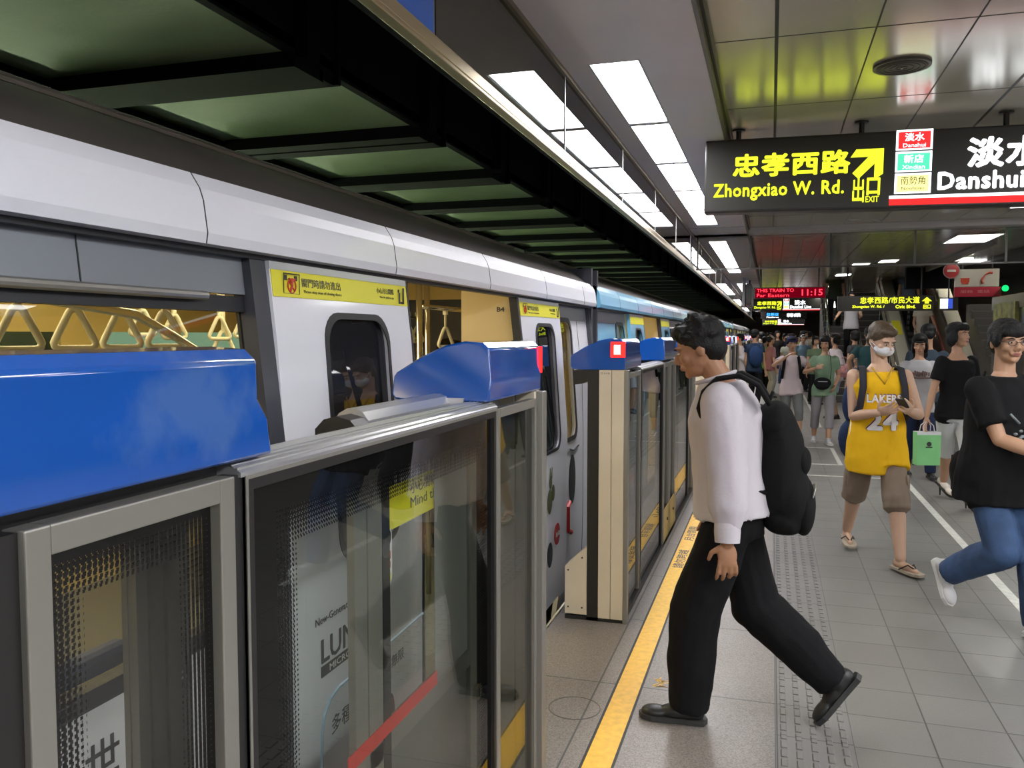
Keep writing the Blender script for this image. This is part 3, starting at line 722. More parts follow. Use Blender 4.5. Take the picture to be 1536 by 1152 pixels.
# pictures on the second door leaf
gx = -1.2275
fig = MB().ell((gx, 4.72, .62), (.003, .055, .075), 16, 8).ell((gx, 4.80, .66), (.003, .04, .05), 12, 8).ell((gx, 4.74, .73), (.003, .035, .04), 12, 8)
fig.prism([(4.715, .75), (4.722, .82), (4.735, .76)], 'x', gx, gx + .003).prism([(4.75, .76), (4.768, .82), (4.772, .75)], 'x', gx, gx + .003)
obj('advert_picture', fig, mat('advert_olive', (.10, .11, .045), .5), T1, label='small green and black figure picture')
obj('advert_picture', MB().cyl((gx - .002, 4.90, .39), .066, .004, 'x', 28), mat('advert_red', (.45, .02, .02), .4), T1, label='red disc with white characters')
obj('advert_lettering', place(text_mesh('超人氣', w=.09, h=.03, bold=.02, depth=.0008), (gx + .004, 4.86, .375), '+x'), M_wprint, T1)
obj('advert_picture', MB().ell((gx, 4.73, .30), (.003, .062, .075), 24, 10), M_lum, T1, label='black disc')
obj('advert_picture', MB().ell((xs(.6) - .048, 5.52, .62), (.004, .10, .17), 24, 10), M_lum, T1, label='black oval shape beside the gate')
obj('advert_line', MB().tube([(xs(.8) - .045, 5.32, .80), (xs(.8) - .045, 5.42, .84), (xs(.8) - .045, 5.55, .815), (xs(.8) - .045, 5.7, .83)], .006, 6), M_lum, T1)
obj('advert_picture', MB().tube([(xs(.4) - .043, 5.42, .48), (xs(.4) - .043, 5.36, .46), (xs(.4) - .043, 5.36, .30), (xs(.4) - .043, 5.46, .27)], .018, 8), mat('advert_red', (.45, .02, .02), .4), T1, label='red curved handle picture')
obj('skirt_line', MB().box(-1.262, -1.25, -11, 6.2, -.16, -.14), M_wprint, T1)
# poster on the tunnel wall seen through the carriage windows
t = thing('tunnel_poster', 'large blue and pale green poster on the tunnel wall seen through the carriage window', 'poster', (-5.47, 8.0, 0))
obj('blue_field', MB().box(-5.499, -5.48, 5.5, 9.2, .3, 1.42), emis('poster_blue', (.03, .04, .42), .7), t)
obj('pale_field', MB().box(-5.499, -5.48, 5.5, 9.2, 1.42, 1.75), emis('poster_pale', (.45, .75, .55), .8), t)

obj('advert_lettering', place(text_mesh('世', h=.085, bold=.01, depth=.0008), (xs(.74) - .0485, 1.285, .70), '+x'), M_lum, T1)
# ================================================================== platform screen gates
M_capb = mat('glossy_blue_cap', (.008, .088, .42), .12, coat=1.0, spec=.6)
M_gbeige = mat('beige_gate_end', (.72, .64, .49), .5, nscale=3, namt=.04)
M_galu = mat('gate_aluminium', (.30, .29, .26), .40, metal=.5)
M_gsilver = mat('ribbed_silver_rail', (.60, .60, .62), .3, metal=.7)
M_gblk = mat('black_gate_part', (.018, .017, .017), .42)
M_red = emis('red_signal_lens', (1.0, .015, .012), 3.2)
M_redhot = emis('red_signal_core', (1.0, .42, .36), 14.0)
M_stripe = mat('red_stripe', (.62, .03, .02), .4)
M_kick = mat('kick_panel_grey', (.20, .20, .185), .3, metal=.3)
GX = -.76
def cap(y0, y1, fl0=.02, fl1=.03):
    pr = [(-.760, 1.410), (-.758, 1.468), (-.764, 1.500), (-.765, 1.560), (-.785, 1.578), (-.84, 1.582), (-.90, 1.570), (-.98, 1.535), (-1.055, 1.490), (-1.062, 1.478), (-1.062, 1.425), (-1.05, 1.412), (-.99, 1.408), (-.93, 1.408)]
    mb = MB(); n = len(pr)
    def yo(z, f): return f * min(1, max(0, (z - 1.455) / .03))
    rings = []
    for (yy, s, f) in ((y0, 1, fl0), (y1, -1, fl1)):
        r = [(x, yy + s * yo(z, f), z) for x, z in pr]
        rings.append(r)
    return mb.ring(rings)
def scuffed():
    m = M_capb.copy(); m.name = 'glossy_blue_cap_scuffed'; nt = m.node_tree; b = nt.nodes['Principled BSDF']; L = nt.links
    tc = nt.nodes.new('ShaderNodeTexCoord'); mp = nt.nodes.new('ShaderNodeMapping'); L.new(tc.outputs['Object'], mp.inputs[0])
    mp.inputs['Location'].default_value = (0, -.99 / .16, -1.505 / .075); mp.inputs['Scale'].default_value = (0, 1 / .16, 1 / .075)
    n = nt.nodes.new('ShaderNodeTexNoise'); n.inputs['Scale'].default_value = 14; n.inputs['Detail'].default_value = 6; L.new(tc.outputs['Object'], n.inputs['Vector'])
    ln = nt.nodes.new('ShaderNodeVectorMath'); ln.operation = 'LENGTH'; L.new(mp.outputs[0], ln.inputs[0])
    d = nmath(nt, 'ADD', ln.outputs['Value'], nmath(nt, 'MULTIPLY', nmath(nt, 'SUBTRACT', n.outputs['Fac'], .5), 2.2))
    r = nt.nodes.new('ShaderNodeMapRange'); L.new(d, r.inputs['Value']); r.inputs['From Min'].default_value = 1.15; r.inputs['From Max'].default_value = .5
    r.inputs['To Min'].default_value = 0; r.inputs['To Max'].default_value = .30
    mx = nt.nodes.new('ShaderNodeMix'); mx.data_type = 'RGBA'; L.new(r.outputs[0], mx.inputs[0]); mx.inputs[6].default_value = (.008, .088, .42, 1); mx.inputs[7].default_value = (.17, .27, .40, 1)
    L.new(mx.outputs[2], b.inputs['Base Color']); return m
M_scuff = scuffed()
def frame(y0, y1, z0, z1, w, x0, x1):
    return MB().box(x0, x1, y0, y0 + w, z0, z1).box(x0, x1, y1 - w, y1, z0, z1).box(x0, x1, y0 + w, y1 - w, z1 - w, z1).box(x0, x1, y0 + w, y1 - w, z0, z0 + w)
GLASS = {}
def gate_segment(S, near=False):
    """fixed run of gate from S to S+4.26 between two door openings"""
    g = thing('platform_screen_gate', '', 'platform gate', (-.9, S + 2.13, 0))
    # caps
    c0 = obj('blue_cap', cap(S, S + .61, .0, .02), M_capb, g, smooth=True, bevel=.006)
    c1 = obj('blue_cap', cap(S + 1.78, S + 2.63), M_scuff if S < 0 else M_capb, g, smooth=True, bevel=.006)
    c2 = obj('blue_cap', cap(S + 3.705, S + 4.26, .02, .0), M_capb, g, smooth=True, bevel=.006)
    obj('signal_light', MB().box(-.835, -.757, S - .012, S + .004, 1.478, 1.562), M_red, c0)
    obj('signal_light_core', MB().box(-.815, -.782, S - .016, S - .011, 1.495, 1.545), M_redhot, c0)
    obj('signal_light', MB().box(-.835, -.757, S + 4.256, S + 4.272, 1.470, 1.560), M_red, c2)
    # end cabinets
    for (a, s) in ((S, 1), (S + 4.26, -1)):
        e = MB().box(-.90, -.832, a, a + s * .07, .02, 1.408).box(-.829, -.762, a, a + s * .07, .02, 1.408)
        obj('end_panel', e, M_gbeige, g, bevel=.002)
        obj('end_post', MB().box(-.762, -.737, a, a + s * .05, 0, 1.408), M_galu, g, bevel=.003)
        obj('rubber_column', MB().box(-.965, -.90, a + s * .005, a + s * .09, 0, 1.408), M_gblk, g)
        lb = MB().prism([(-1.09, .03), (-.965, .03), (-.965, .42), (-1.09, .30)], 'y', a, a + s * .12)
        fb = obj('foot_box', lb, M_gbeige, g, bevel=.003)
        sc = MB()
        for (x, z) in ((-1.07, .28), (-.99, .355), (-1.07, .07), (-.99, .07)): sc.cyl((x, a - s * .002 if s > 0 else a, z), .005, .004, 'y', 10)
        obj('screws', sc, M_seam, fb)
        obj('plinth', MB().box(-1.09, -.755, a + s * .005, a + s * .1, 0, .02), M_gblk, g)
        bp = MB().prism([(-.90, 1.405), (-1.045, 1.405), (-1.05, 1.385), (-1.045, 1.325), (-1.0, 1.33), (-.965, 1.345), (-.90, 1.345)], 'y', a + s * .01, a + s * .12)
        obj('bracket', bp, M_gblk, g)
        obj('tiny_label', place(text_mesh('T2 A 4 B', w=.05, h=.01, depth=.0006), (-.892 if s > 0 else -.84, a - s * .0006, 1.385), '-y' if s > 0 else '+y'), M_ink, g)
    # end glazing
    for (a, b) in ((S + .05, S + .60), (S + 3.775, S + 4.21)):
        obj('end_frame', frame(a, b, .0, 1.385, .028, -.785, -.757), M_galu, g, bevel=.002)
        obj('end_glass', MB().box(-.775, -.769, a + .028, b - .028, .028, 1.357), glass('end_pane_glass', (.62, .64, .62), 1.55, add=.03), g)
    # long panes
    for n, (a, b) in enumerate(((S + .63, S + 1.72), (S + 2.55, S + 3.765))):
        obj('long_frame', frame(a, b, .0, 1.385, .022, -.79, -.757), M_gblk, g)
        obj('long_frame_edge', frame(a, b, .0, 1.387, .006, -.765, -.755), M_galu, g)
        ln = (b - a)
        fm = (a + .075, b - .03, .10, 1.385, .022, .062, .0088)
        obj('long_glass', MB().box(-.775, -.768, a + .02, b - .02, .02, 1.375), glass('frit_glass_%d_%d' % (round(S * 100), n), (.90, .92, .90), 1.5, frit=fm, add=.02), g)
        tr_ = MB()
        pts = [(-.757, 1.386), (-.757, 1.393), (-.775, 1.404), (-.80, 1.409), (-.83, 1.409), (-.845, 1.402), (-.845, 1.386)]
        tr_.prism(pts, 'y', a - .01, b + .01)
        for i in range(6): tr_.tube([(-.765 - i * .010, a - .01, 1.3985 + min(i * .004, .0105)), (-.765 - i * .010, b + .01, 1.3985 + min(i * .004, .0105))], .0022, 6)
        obj('top_rail', tr_, M_gsilver, g)
    # narrow hinged panes below the middle cap
    for n, (a, b) in enumerate(((S + 1.755, S + 2.115), (S + 2.154, S + 2.518))):
        obj('narrow_frame', frame(a, b, .0, 1.392, .034, -.785, -.752), M_galu, g, bevel=.002)
        fm = (a + .03, b - .03, .10, 1.405, .012, .052, .0088)
        obj('narrow_glass', MB().box(-.777, -.770, a + .03, b - .03, .03, 1.36), glass('frit_narrow_%d_%d' % (round(S * 100), n), (.86, .86, .83), 1.5, frit=fm, add=.02), g)
    obj('middle_post', MB().box(-.79, -.762, S + 2.113, S + 2.156, 0, 1.39), M_gblk, g); obj('middle_post', MB().box(-.79, -.762, S + 2.518, S + 2.551, 0, 1.39), M_gblk, g)
    obj('plinth', MB().box(-.80, -.752, S + .01, S + 4.25, 0, .03), M_gblk, g)
    obj('motor_box', MB().box(-1.03, -.80, S + 1.85, S + 2.55, 1.36, 1.408), M_gblk, g)
    # the machine column behind the narrow panes
    obj('column', MB().box(-.90, -.885, S + 2.462, S + 2.485, .0, 1.36).box(-.90, -.885, S + 2.492, S + 2.520, .0, 1.36).box(-.90, -.885, S + 2.528, S + 2.58, .0, 1.36).box(-.91, -.90, S + 2.46, S + 2.60, 0, 1.36), M_kick, g)
    # parked sliding doors
    for (a, s) in ((S + 3.09, 1), (S + 1.16, -1)):
        def R(u0, u1): return (a + s * u0, a + s * u1)
        fr = MB()
        fr.box(-.905, -.885, *R(.045, .105), 0.04, 1.39).box(-.905, -.885, *R(.111, .185), .04, 1.39).box(-.93, -.885, *R(.80, .86), .04, 1.39)
        fr.box(-.93, -.885, *R(.10, .80), .565, .615)
        d = obj('sliding_door', fr, M_galu, g, bevel=.002)
        obj('door_seal', MB().box(-.93, -.884, *R(.185, .225), .04, 1.39).box(-.925, -.890, *R(.86, .875), .04, 1.39), M_gblk, d)
        obj('door_glass', MB().box(-.912, -.906, *R(.22, .80), .615, 1.37), glass('sliding_glass', (.92, .94, .92), 1.45), d)
        obj('door_kick_panel', MB().box(-.915, -.90, *R(.10, .80), .04, .565), M_kick, d)
        obj('red_stripe', MB().box(-.884, -.882, *R(.0, .52), .62, .658), M_stripe, d)
        obj('frosted_film', MB().box(-.898, -.896, *R(.54, .80), .615, 1.27), glass('frosted_film_sheet', (.75, .75, .75), 1.4, film=.55, filmcol=(.55, .55, .52)), d)
        tp = MB().prism([(-.875, 1.39), (-.875, 1.405), (-.89, 1.424), (-.91, 1.431), (-.93, 1.431), (-.95, 1.42), (-.965, 1.40), (-.965, 1.39)], 'y', *R(.10, 1.15))
        tp.box(-.955, -.885, *R(.12, 1.15), 1.30, 1.39)
        obj('door_top_rail', tp, M_gsilver, d)
        obj('rail_cover', MB().prism([(-.868, 1.34), (-.868, 1.395), (-.885, 1.412), (-.92, 1.42), (-.95, 1.412), (-.972, 1.39), (-.972, 1.34)], 'y', *R(.03, .10)).prism([(-.88, 1.33), (-.88, 1.375), (-.92, 1.39), (-.965, 1.37), (-.965, 1.33)], 'y', *R(-.05, .03)), M_gblk, d)
        obj('lock', MB().cyl((-.886, a + s * .845, .462), .026, .014, 'x', 20), M_chrome, d)
        obj('lock_keyhole', MB().box(-.873, -.8715, a + s * .845 - .004, a + s * .845 + .004, .45, .474), M_seam, d)
        # stickers
        y0s, y1s = min(R(.215, .74)), max(R(.215, .74))
        obj('yellow_sticker', MB().box(-.904, -.9025, y0s, y1s, 1.112, 1.222), M_sign, d, label='yellow sticker warning of the gap')
        ty = y0s + .175 if s > 0 else y0s + .05
        obj('lettering', place(text_mesh('Mind the gap', w=.30, h=.036, bold=.0, depth=.0006), (-.9018, ty, 1.135), '+x'), M_ink, d)
        obj('lettering', place(text_mesh('小心間隙', w=.18, h=.034, bold=.01, depth=.0006), (-.9018, ty, 1.180), '+x'), M_ink, d)
        yc = a + s * .245
        obj('capsule_sticker', MB().prism(rrect(yc - .026, yc + .026, .975, 1.125, .025, 6), 'x', -.9015, -.9005), M_wprint, d)
        obj('capsule_sticker_print', MB().prism(rrect(yc - .021, yc + .021, 1.075, 1.119, .02, 6), 'x', -.9004, -.8998), M_ink, d)
        obj('capsule_sticker_print', MB().box(-.9004, -.8998, yc - .017, yc + .017, 1.02, 1.036).box(-.9004, -.8998, yc - .014, yc + .018, 1.042, 1.062), mat('orange_print', (.6, .12, .04), .5), d)
        obj('capsule_sticker_print', MB().prism(rrect(yc - .02, yc + .02, .981, 1.012, .015, 5), 'x', -.9004, -.8998), M_sign, d)
    # foot plate with the yellow lower board
    yb = obj('lower_board', MB().box(-.757, -.752, S + 1.80, S + 2.60, .03, .28), mat('ochre_board', (.50, .38, .14), .45), g, bevel=.001)
    obj('board_bolt', MB().cyl((-.752, S + 2.0, .17), .012, .006, 'x', 12).cyl((-.752, S + 2.4, .17), .012, .006, 'x', 12), M_seam, yb)
    obj('hanger', MB().box(-.955, -.90, S + 3.66, S + 3.72, 1.40, 1.42).box(-.935, -.835, S + 3.695, S + 3.715, 1.385, 1.42), M_gsilver, g)
    return g
G = [gate_segment(-1.47), gate_segment(4.53), gate_segment(10.53)]
G[0]['label'] = 'nearest run of glass platform gate with two large blue caps at lower left'
G[1]['label'] = 'platform gate with beige end beyond the open doorway, beside the walking man'
G[2]['label'] = 'third platform gate along the train, its red light beside the walking man\'s head'
for k in range(2, 9):
    o = dup(G[2], (0, 6 * (k - 1), 0)); o['label'] = ['fourth', 'fifth', 'sixth', 'seventh', 'eighth', 'ninth', 'tenth'][k - 2] + ' platform gate away along the train behind the queueing people'
    o['group'] = 'blue topped platform gates far along the train'
G[2]['group'] = 'blue topped platform gates far along the train'
# ================================================================== hanging signs
M_sbox = mat('sign_housing', (.035, .033, .03), .38, metal=.3)
E_yel = emis('lit_yellow', (.86, 1.0, .03), 1.25)
E_wht = emis('lit_white', (.9, .95, 1.0), 2.2)
E_red = emis('lit_red', (1.0, .04, .04), .85)
E_grn = emis('lit_green', (.10, .75, .45), 1.0)
E_ylw = emis('lit_pale_yellow', (1.0, .92, .30), 1.3)
E_led = emis('led_red', (1.0, .03, .05), 2.6)
E_blu = emis('lit_blue', (.05, .35, 1.0), 1.8)
def wayfinding(name, label, x0, y, z0, z1, full=True, roll=0.0, L=3.3, hang=3.08):
    """left end x0, lit face towards -y; direction board with the exit on the left and the line names on the right"""
    s = thing(name, label, 'sign', (x0 + L / 2, y, (z0 + z1) / 2))
    R = Matrix.Translation((x0, y, z0)) @ Matrix.Rotation(roll, 4, 'Y')
    H = z1 - z0; k = H / .52
    def put(nm, mb, m, par=s, **kw): return obj(nm, mb.xf(R), m, par, **kw)
    box = put('housing', MB().box(0, L, 0, .14, 0, H), M_sbox, bevel=.012)
    put('face_panel', MB().box(.02, L - .02, -.003, .002, .02, H - .02), mat('sign_face', (.03, .028, .022), .45))
    def T(t, x, z, w, h, m, b=0.0): put('lettering', text_mesh(t, w=w * k, h=h * k, bold=b, depth=.003).xf(Matrix.Translation((x * k, -.007, z * k))), m)
    T('忠孝西路', .195, .245, .785, .165, E_yel, .034)
    T('Zhongxiao W. Rd.', .065, .080, .88, .125, E_yel, .026)
    ar = [(1.015, .395), (1.20, .405), (1.20, .22), (1.165, .19), (1.155, .315), (1.05, .215), (1.02, .245), (1.12, .345), (1.035, .355)]
    put('arrow', MB().prism([(a * k, b * k) for a, b in [(.98, .352), (1.015, .405), (1.19, .405), (1.19, .235), (1.135, .195), (1.135, .305), (1.035, .205), (.995, .245), (1.095, .352)]], 'y', -.007, -.004), E_yel)
    T('出', 1.0, .045, .075, .17, E_yel, .02); T('口', 1.09, .09, .085, .12, E_yel, .03); T('EXIT', 1.085, .045, .085, .040, E_yel, .01)
    def plate(z, m, t1, t2, tm, w2):
        put('line_plate', MB().box(1.265 * k, 1.49 * k, -.006, -.003, z * k, (z + .135) * k), E_wht)
        put('line_plate_field', MB().box(1.278 * k, 1.477 * k, -.008, -.006, (z + .010) * k, (z + .122) * k), m)
        tt = text_mesh(t1, w=w2 * k, h=.055 * k, bold=.02 if tm is E_wht else .0, depth=.002).xf(Matrix.Translation(((1.378 - w2 / 2) * k, -.0105, (z + .058) * k))); put('lettering', tt, tm)
        tt = text_mesh(t2, w=.14 * k, h=.026 * k, bold=.0, depth=.002).xf(Matrix.Translation((1.308 * k, -.0105, (z + .018) * k))); put('lettering', tt, tm)
    plate(.385, E_red, '淡水', 'Danshui', E_wht, .12)
    plate(.240, E_grn, '新店', 'Xindian', E_wht, .12)
    plate(.095, E_ylw, '南勢角', 'Nanshijiao', M_ink, .15)
    T('淡水', 1.70, .25, .45, .20, E_wht, .036)
    T('Danshui Line', 1.53, .11, .84, .12, E_wht, .032)
    put('white_bar', MB().box(1.235 * k, L - .05, -.006, -.003, .062 * k, .082 * k), E_wht)
    put('red_bar', MB().box(1.235 * k, L - .05, -.006, -.003, .018 * k, .062 * k), E_red)
    for x in ((.235, 1.06, 1.95, 2.9) if full else (.4, 2.2)):
        if x > L: continue
        p = s.location; yy = y + .07
        zt = (R @ Vector((x, .07, H))).z; xx = x0 + x
        o = obj('hanger', MB().cyl((xx, yy, zt - .005), .018, hang - zt, 'z', 12).cyl((xx, yy, hang - .012), .045, .010, 'z', 20), M_sbox, s)
    return s
wayfinding('hanging_sign', 'large black hanging sign lit in yellow and white at upper right', -.485, 6.29, 2.484, 3.005, roll=.0145)
wayfinding('hanging_sign', 'smaller far yellow and white lit sign hanging below the red time display', -.70, 33.0, 2.50, 2.96, full=False, L=2.95)
# red LED display
t = thing('led_display', 'red LED train display showing 11:15 above the far yellow sign', 'display', (.4, 20.07, 2.55))
obj('housing', MB().box(-.40, 1.16, 20.0, 20.14, 2.425, 2.68), M_sbox, t, bevel=.01)
obj('screen', MB().box(-.37, 1.13, 19.994, 20.0, 2.44, 2.665), emis('led_dim_field', (.22, .0, .01), .55), t)
obj('lettering', place(text_mesh('THIS TRAIN TO', w=.80, h=.075, bold=-.0, depth=.003), (-.33, 19.988, 2.572), '-y'), E_led, t)
obj('lettering', place(text_mesh('Far Eastern', w=.70, h=.075, bold=-.0, depth=.003), (-.33, 19.988, 2.462), '-y'), E_led, t)
obj('lettering', place(text_mesh('11:15', w=.44, h=.14, bold=.01, depth=.003), (.64, 19.988, 2.485), '-y'), E_led, t)
for x in (-.25, 1.0): obj('hanger', MB().cyl((x, 20.07, 2.67), .02, .41, 'z', 10), M_sbox, t)
t = thing('led_display', 'tilted dark display housing hung beside the red time display, seen edge on', 'display', (-.5, 22.0, 2.5))
obj('housing', MB().box(-.62, -.48, 21.4, 24.0, 2.35, 2.85), M_sbox, t, bevel=.01)
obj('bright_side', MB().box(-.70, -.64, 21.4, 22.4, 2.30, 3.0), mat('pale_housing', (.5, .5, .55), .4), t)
obj('hanger', MB().cyl((-.55, 22.4, 2.84), .02, .20, 'z', 10), M_sbox, t)
# second exit sign
t = thing('hanging_sign', 'black sign with yellow lettering hanging in front of the stairs and escalator', 'sign', (2.6, 20.0, 2.3))
obj('housing', MB().box(1.40, 3.36, 20.0, 20.14, 2.13, 2.46), M_sbox, t, bevel=.01)
obj('lettering', place(text_mesh('忠孝西路/市民大道', w=1.20, h=.15, bold=.02, depth=.003), (1.86, 19.992, 2.285), '-y'), E_yel, t)
obj('lettering', place(text_mesh('Zhongxiao W. Rd. /', w=.66, h=.075, bold=.03, depth=.003), (1.70, 19.992, 2.18), '-y'), E_yel, t)
obj('lettering', place(text_mesh('Civic Blvd.', w=.40, h=.075, bold=.03, depth=.003), (2.58, 19.992, 2.18), '-y'), E_yel, t)
obj('arrow', MB().prism([(3.10, 2.33), (3.20, 2.42), (3.30, 2.33), (3.24, 2.33), (3.24, 2.28), (3.16, 2.28), (3.16, 2.33)], 'y', 19.99, 19.994), E_yel, t)
obj('lettering', place(text_mesh('出口', w=.15, h=.10, bold=.03, depth=.003), (3.13, 19.992, 2.165), '-y'), E_yel, t)
for x in (1.6, 3.1): obj('hanger', MB().cyl((x, 20.07, 2.45), .02, .63, 'z', 10), M_sbox, t)
# lit advert box
t = thing('lit_advert_box', 'small blank white lit box hanging right of the red time display', 'sign', (1.64, 25.07, 2.48))
obj('housing', MB().box(1.38, 1.90, 25, 25.14, 2.33, 2.64), M_sbox, t, bevel=.01)
obj('lit_face', MB().box(1.41, 1.87, 24.994, 25.0, 2.36, 2.61), emis('lit_face_white', (.95, 1.0, .85), 2.2), t)
obj('hanger', MB().cyl((1.64, 25.07, 2.63), .02, .45, 'z', 10), M_sbox, t)
# far signs
t = thing('hanging_sign', 'far dark sign with pale blue and white lettering, upper of two', 'sign', (.8, 46.07, 2.6))
obj('housing', MB().box(-.55, 1.75, 46, 46.14, 2.45, 2.80), M_sbox, t)
obj('lettering', place(text_mesh('往新店', w=.6, h=.16, bold=.03, depth=.003), (-.25, 45.99, 2.60), '-y'), E_blu, t)
obj('lettering', place(text_mesh('Platform', w=.6, h=.08, bold=.03, depth=.003), (-.25, 45.99, 2.49), '-y'), E_wht, t)
obj('lettering', place(text_mesh('轉乘', w=.7, h=.2, bold=.03, depth=.003), (.75, 45.99, 2.53), '-y'), E_wht, t)
for x in (-.3, 1.5): obj('hanger', MB().cyl((x, 46.07, 2.79), .02, .29, 'z', 10), M_sbox, t)
wayfinding('hanging_sign', 'farthest yellow and white lit sign, lower of two over the distant crowd', -.5, 50.0, 2.15, 2.50, full=False, L=2.3)

# ================================================================== stairs, escalator and kiosk on the right
M_step = mat('stair_step_dark', (.07, .065, .06), .5); M_nose = mat('stair_nosing', (.65, .62, .55), .4, metal=.4)
st = thing('staircase', 'dark staircase with pale step edges rising behind the crowd under the far yellow sign', 'stairs', (2.1, 23.0, 0))
stm = MB(); nos = MB()
for i in range(17):
    stm.box(1.35, 2.82, 21.2 + i * .29, 21.2 + 17 * .29, i * .165, (i + 1) * .165)
    nos.box(1.35, 2.82, 21.195 + i * .29, 21.235 + i * .29, (i + 1) * .165, (i + 1) * .165 + .006)
obj('steps', stm, M_step, st); obj('step_edges', nos, M_nose, st)
for x in (1.40, 2.10, 2.79):
    hr = MB().tube([(x, 21.1, .9), (x, 21.3, .95), (x, 26.0, 3.62)], .022, 10)
    h = obj('handrail', hr, M_chrome, st, smooth='all')
    for i in range(5): obj('handrail_post', MB().cyl((x, 21.3 + i * 1.1, .12 + i * .626), .016, .86, 'z', 8), M_chrome, h)
struct('wall_stair_side', MB().box(1.22, 1.34, 21.2, 27, 0, 1.0), mat('stair_side_grey', (.22, .21, .19), .45))
es = thing('escalator', 'escalator with pale lit side panels and yellow notices rising toward the exit', 'escalator', (3.5, 23.5, 0))
def slope(x0, x1, dz0, dz1, y0=21.0, y1=26.2):
    f = lambda y: (y - 21.0) * .577
    return MB().prism([(y0, f(y0) + dz0), (y1, f(y1) + dz0), (y1, f(y1) + dz1), (y0, f(y0) + dz1)], 'x', x0, x1)
obj('truss', slope(2.86, 4.04, -.4, .09), M_step, es)
stp = MB()
for i in range(20): stp.box(3.14, 3.80, 21.0 + i * .26, 21.0 + i * .26 + .26, i * .15, i * .15 + .17)
obj('steps', stp, mat('escalator_step', (.12, .12, .12), .4, metal=.5), es)
M_bal = mat('escalator_side_panel', (.60, .57, .46), .35, metal=.2)
for (x0, x1, xr, mm, hm) in ((2.84, 3.09, 3.115, M_bal, M_rubber), (3.86, 4.06, 3.835, mat('brown_deck', (.16, .12, .095), .45), mat('maroon_handrail', (.30, .07, .06), .4))):
    b = obj('balustrade', slope(x0, x1, .1, .86), mm, es)
    obj('handrail', MB().tube([(xr, 20.9, .45), (xr, 20.75, .7), (xr, 20.85, .92), (xr, 21.1, 1.0), (xr, 26.2, 3.93)], .030, 8), hm, es, smooth='all')
    obj('edge_trim', slope(xr - .03, xr - .012, .86, .90), M_alu, b)
    if x0 < 3: obj('notice', slope(x0 + .03, x1 - .03, .862, .866, 22.3, 22.9), M_sign, b)
ow = thing('escalator_side_wall', 'sloping pale side wall to the right of the escalator', 'wall', (4.25, 23.5, 0))
obj('panel', slope(4.08, 4.40, -.3, .98), M_bal, ow); obj('notice', slope(4.12, 4.36, .982, .986, 21.9, 22.5), M_sign, ow)
obj('edge_trim', slope(4.06, 4.08, .95, 1.01), M_alu, ow)
# dark steps further right
s2 = thing('staircase', 'second dark staircase right of the escalator behind the woman in black', 'stairs', (4.9, 19.6, 0))
a = MB(); b = MB()
for i in range(14):
    a.box(4.42, 5.4, 18.2 + i * .29, 18.2 + 14 * .29, i * .165, (i + 1) * .165); b.box(4.42, 5.4, 18.195 + i * .29, 18.225 + i * .29, (i + 1) * .165, (i + 1) * .165 + .005)
obj('steps', a, M_step, s2); obj('step_edges', b, mat('dull_nosing', (.22, .22, .22), .5), s2)
struct('wall_bulkhead', MB().box(2.82, 3.75, 20.3, 20.5, 2.62, 3.9), M_dark)
# sign post: no entry + platform services
t = thing('service_sign', 'white and red service sign with coach and telephone pictograms under the dim ceiling at right', 'sign', (4.0, 18.0, 2.5))
obj('panel', MB().box(3.36, 4.12, 18.0, 18.06, 2.52, 2.86), mat('service_sign_white', (.50, .46, .40), .5), t, bevel=.008)
obj('red_band', MB().box(3.36, 4.16, 17.99, 18.07, 2.33, 2.515), mat('service_sign_red', (.42, .015, .04), .5), t, bevel=.008)
obj('pictogram', MB().box(3.45, 3.62, 17.99, 18.0, 2.68, 2.685).box(3.46, 3.61, 17.99, 18.0, 2.62, 2.69).prism([(3.46, 2.62), (3.61, 2.62), (3.585, 2.575), (3.485, 2.575)], 'y', 17.99, 18.0), M_signed, t)
obj('pictogram', MB().tube([(3.84, 17.99, 2.58), (3.82, 17.99, 2.64), (3.88, 17.99, 2.75), (3.95, 17.99, 2.79), (4.0, 17.99, 2.78)], [.022, .018, .012, .018, .022], 8), M_signed, t)
obj('lettering', place(text_mesh('服務  電話', w=.5, h=.06, depth=.002), (3.46, 17.986, 2.40), '-y'), mat('faded_pink', (.6, .25, .25), .5), t)
obj('hanger', MB().cyl((3.5, 18.03, 2.86), .02, 1.05, 'z', 8), M_sbox, t); obj('hanger', MB().cyl((4.0, 18.03, 2.86), .02, 1.05, 'z', 8), M_sbox, t)
t = thing('no_entry_sign', 'round red no entry sign beside the coach and telephone sign', 'sign', (3.27, 17.96, 2.75))
obj('disc', MB().cyl((3.285, 17.93, 2.83), .135, .03, 'y', 36), mat('no_entry_red', (.45, .03, .035), .45), t)
obj('rim', MB().tube([(3.285 + .14 * cos(a), 17.94, 2.83 + .14 * sin(a)) for a in [i * pi / 18 for i in range(36)]], .01, 6, closed=True), mat('rim_pale', (.4, .36, .33), .5), t)
obj('bar', MB().box(3.21, 3.36, 17.922, 17.93, 2.81, 2.85), mat('rim_pale2', (.6, .52, .48), .5), t)
obj('hanger', MB().cyl((3.285, 17.97, 2.96), .012, .95, 'z', 8), M_sbox, t)
t = thing('green_signal_lamp', 'small round green lamp at the corner of the service sign', 'lamp', (4.2, 17.9, 2.45))
obj('bulb', MB().ell((4.20, 17.89, 2.48), (.06, .05, .06), 16, 10), emis('green_bulb', (.01, 1.0, .2), 1.0), t, smooth='all')
obj('bracket', MB().box(4.165, 4.26, 17.93, 18.02, 2.45, 2.51), M_sbox, t)
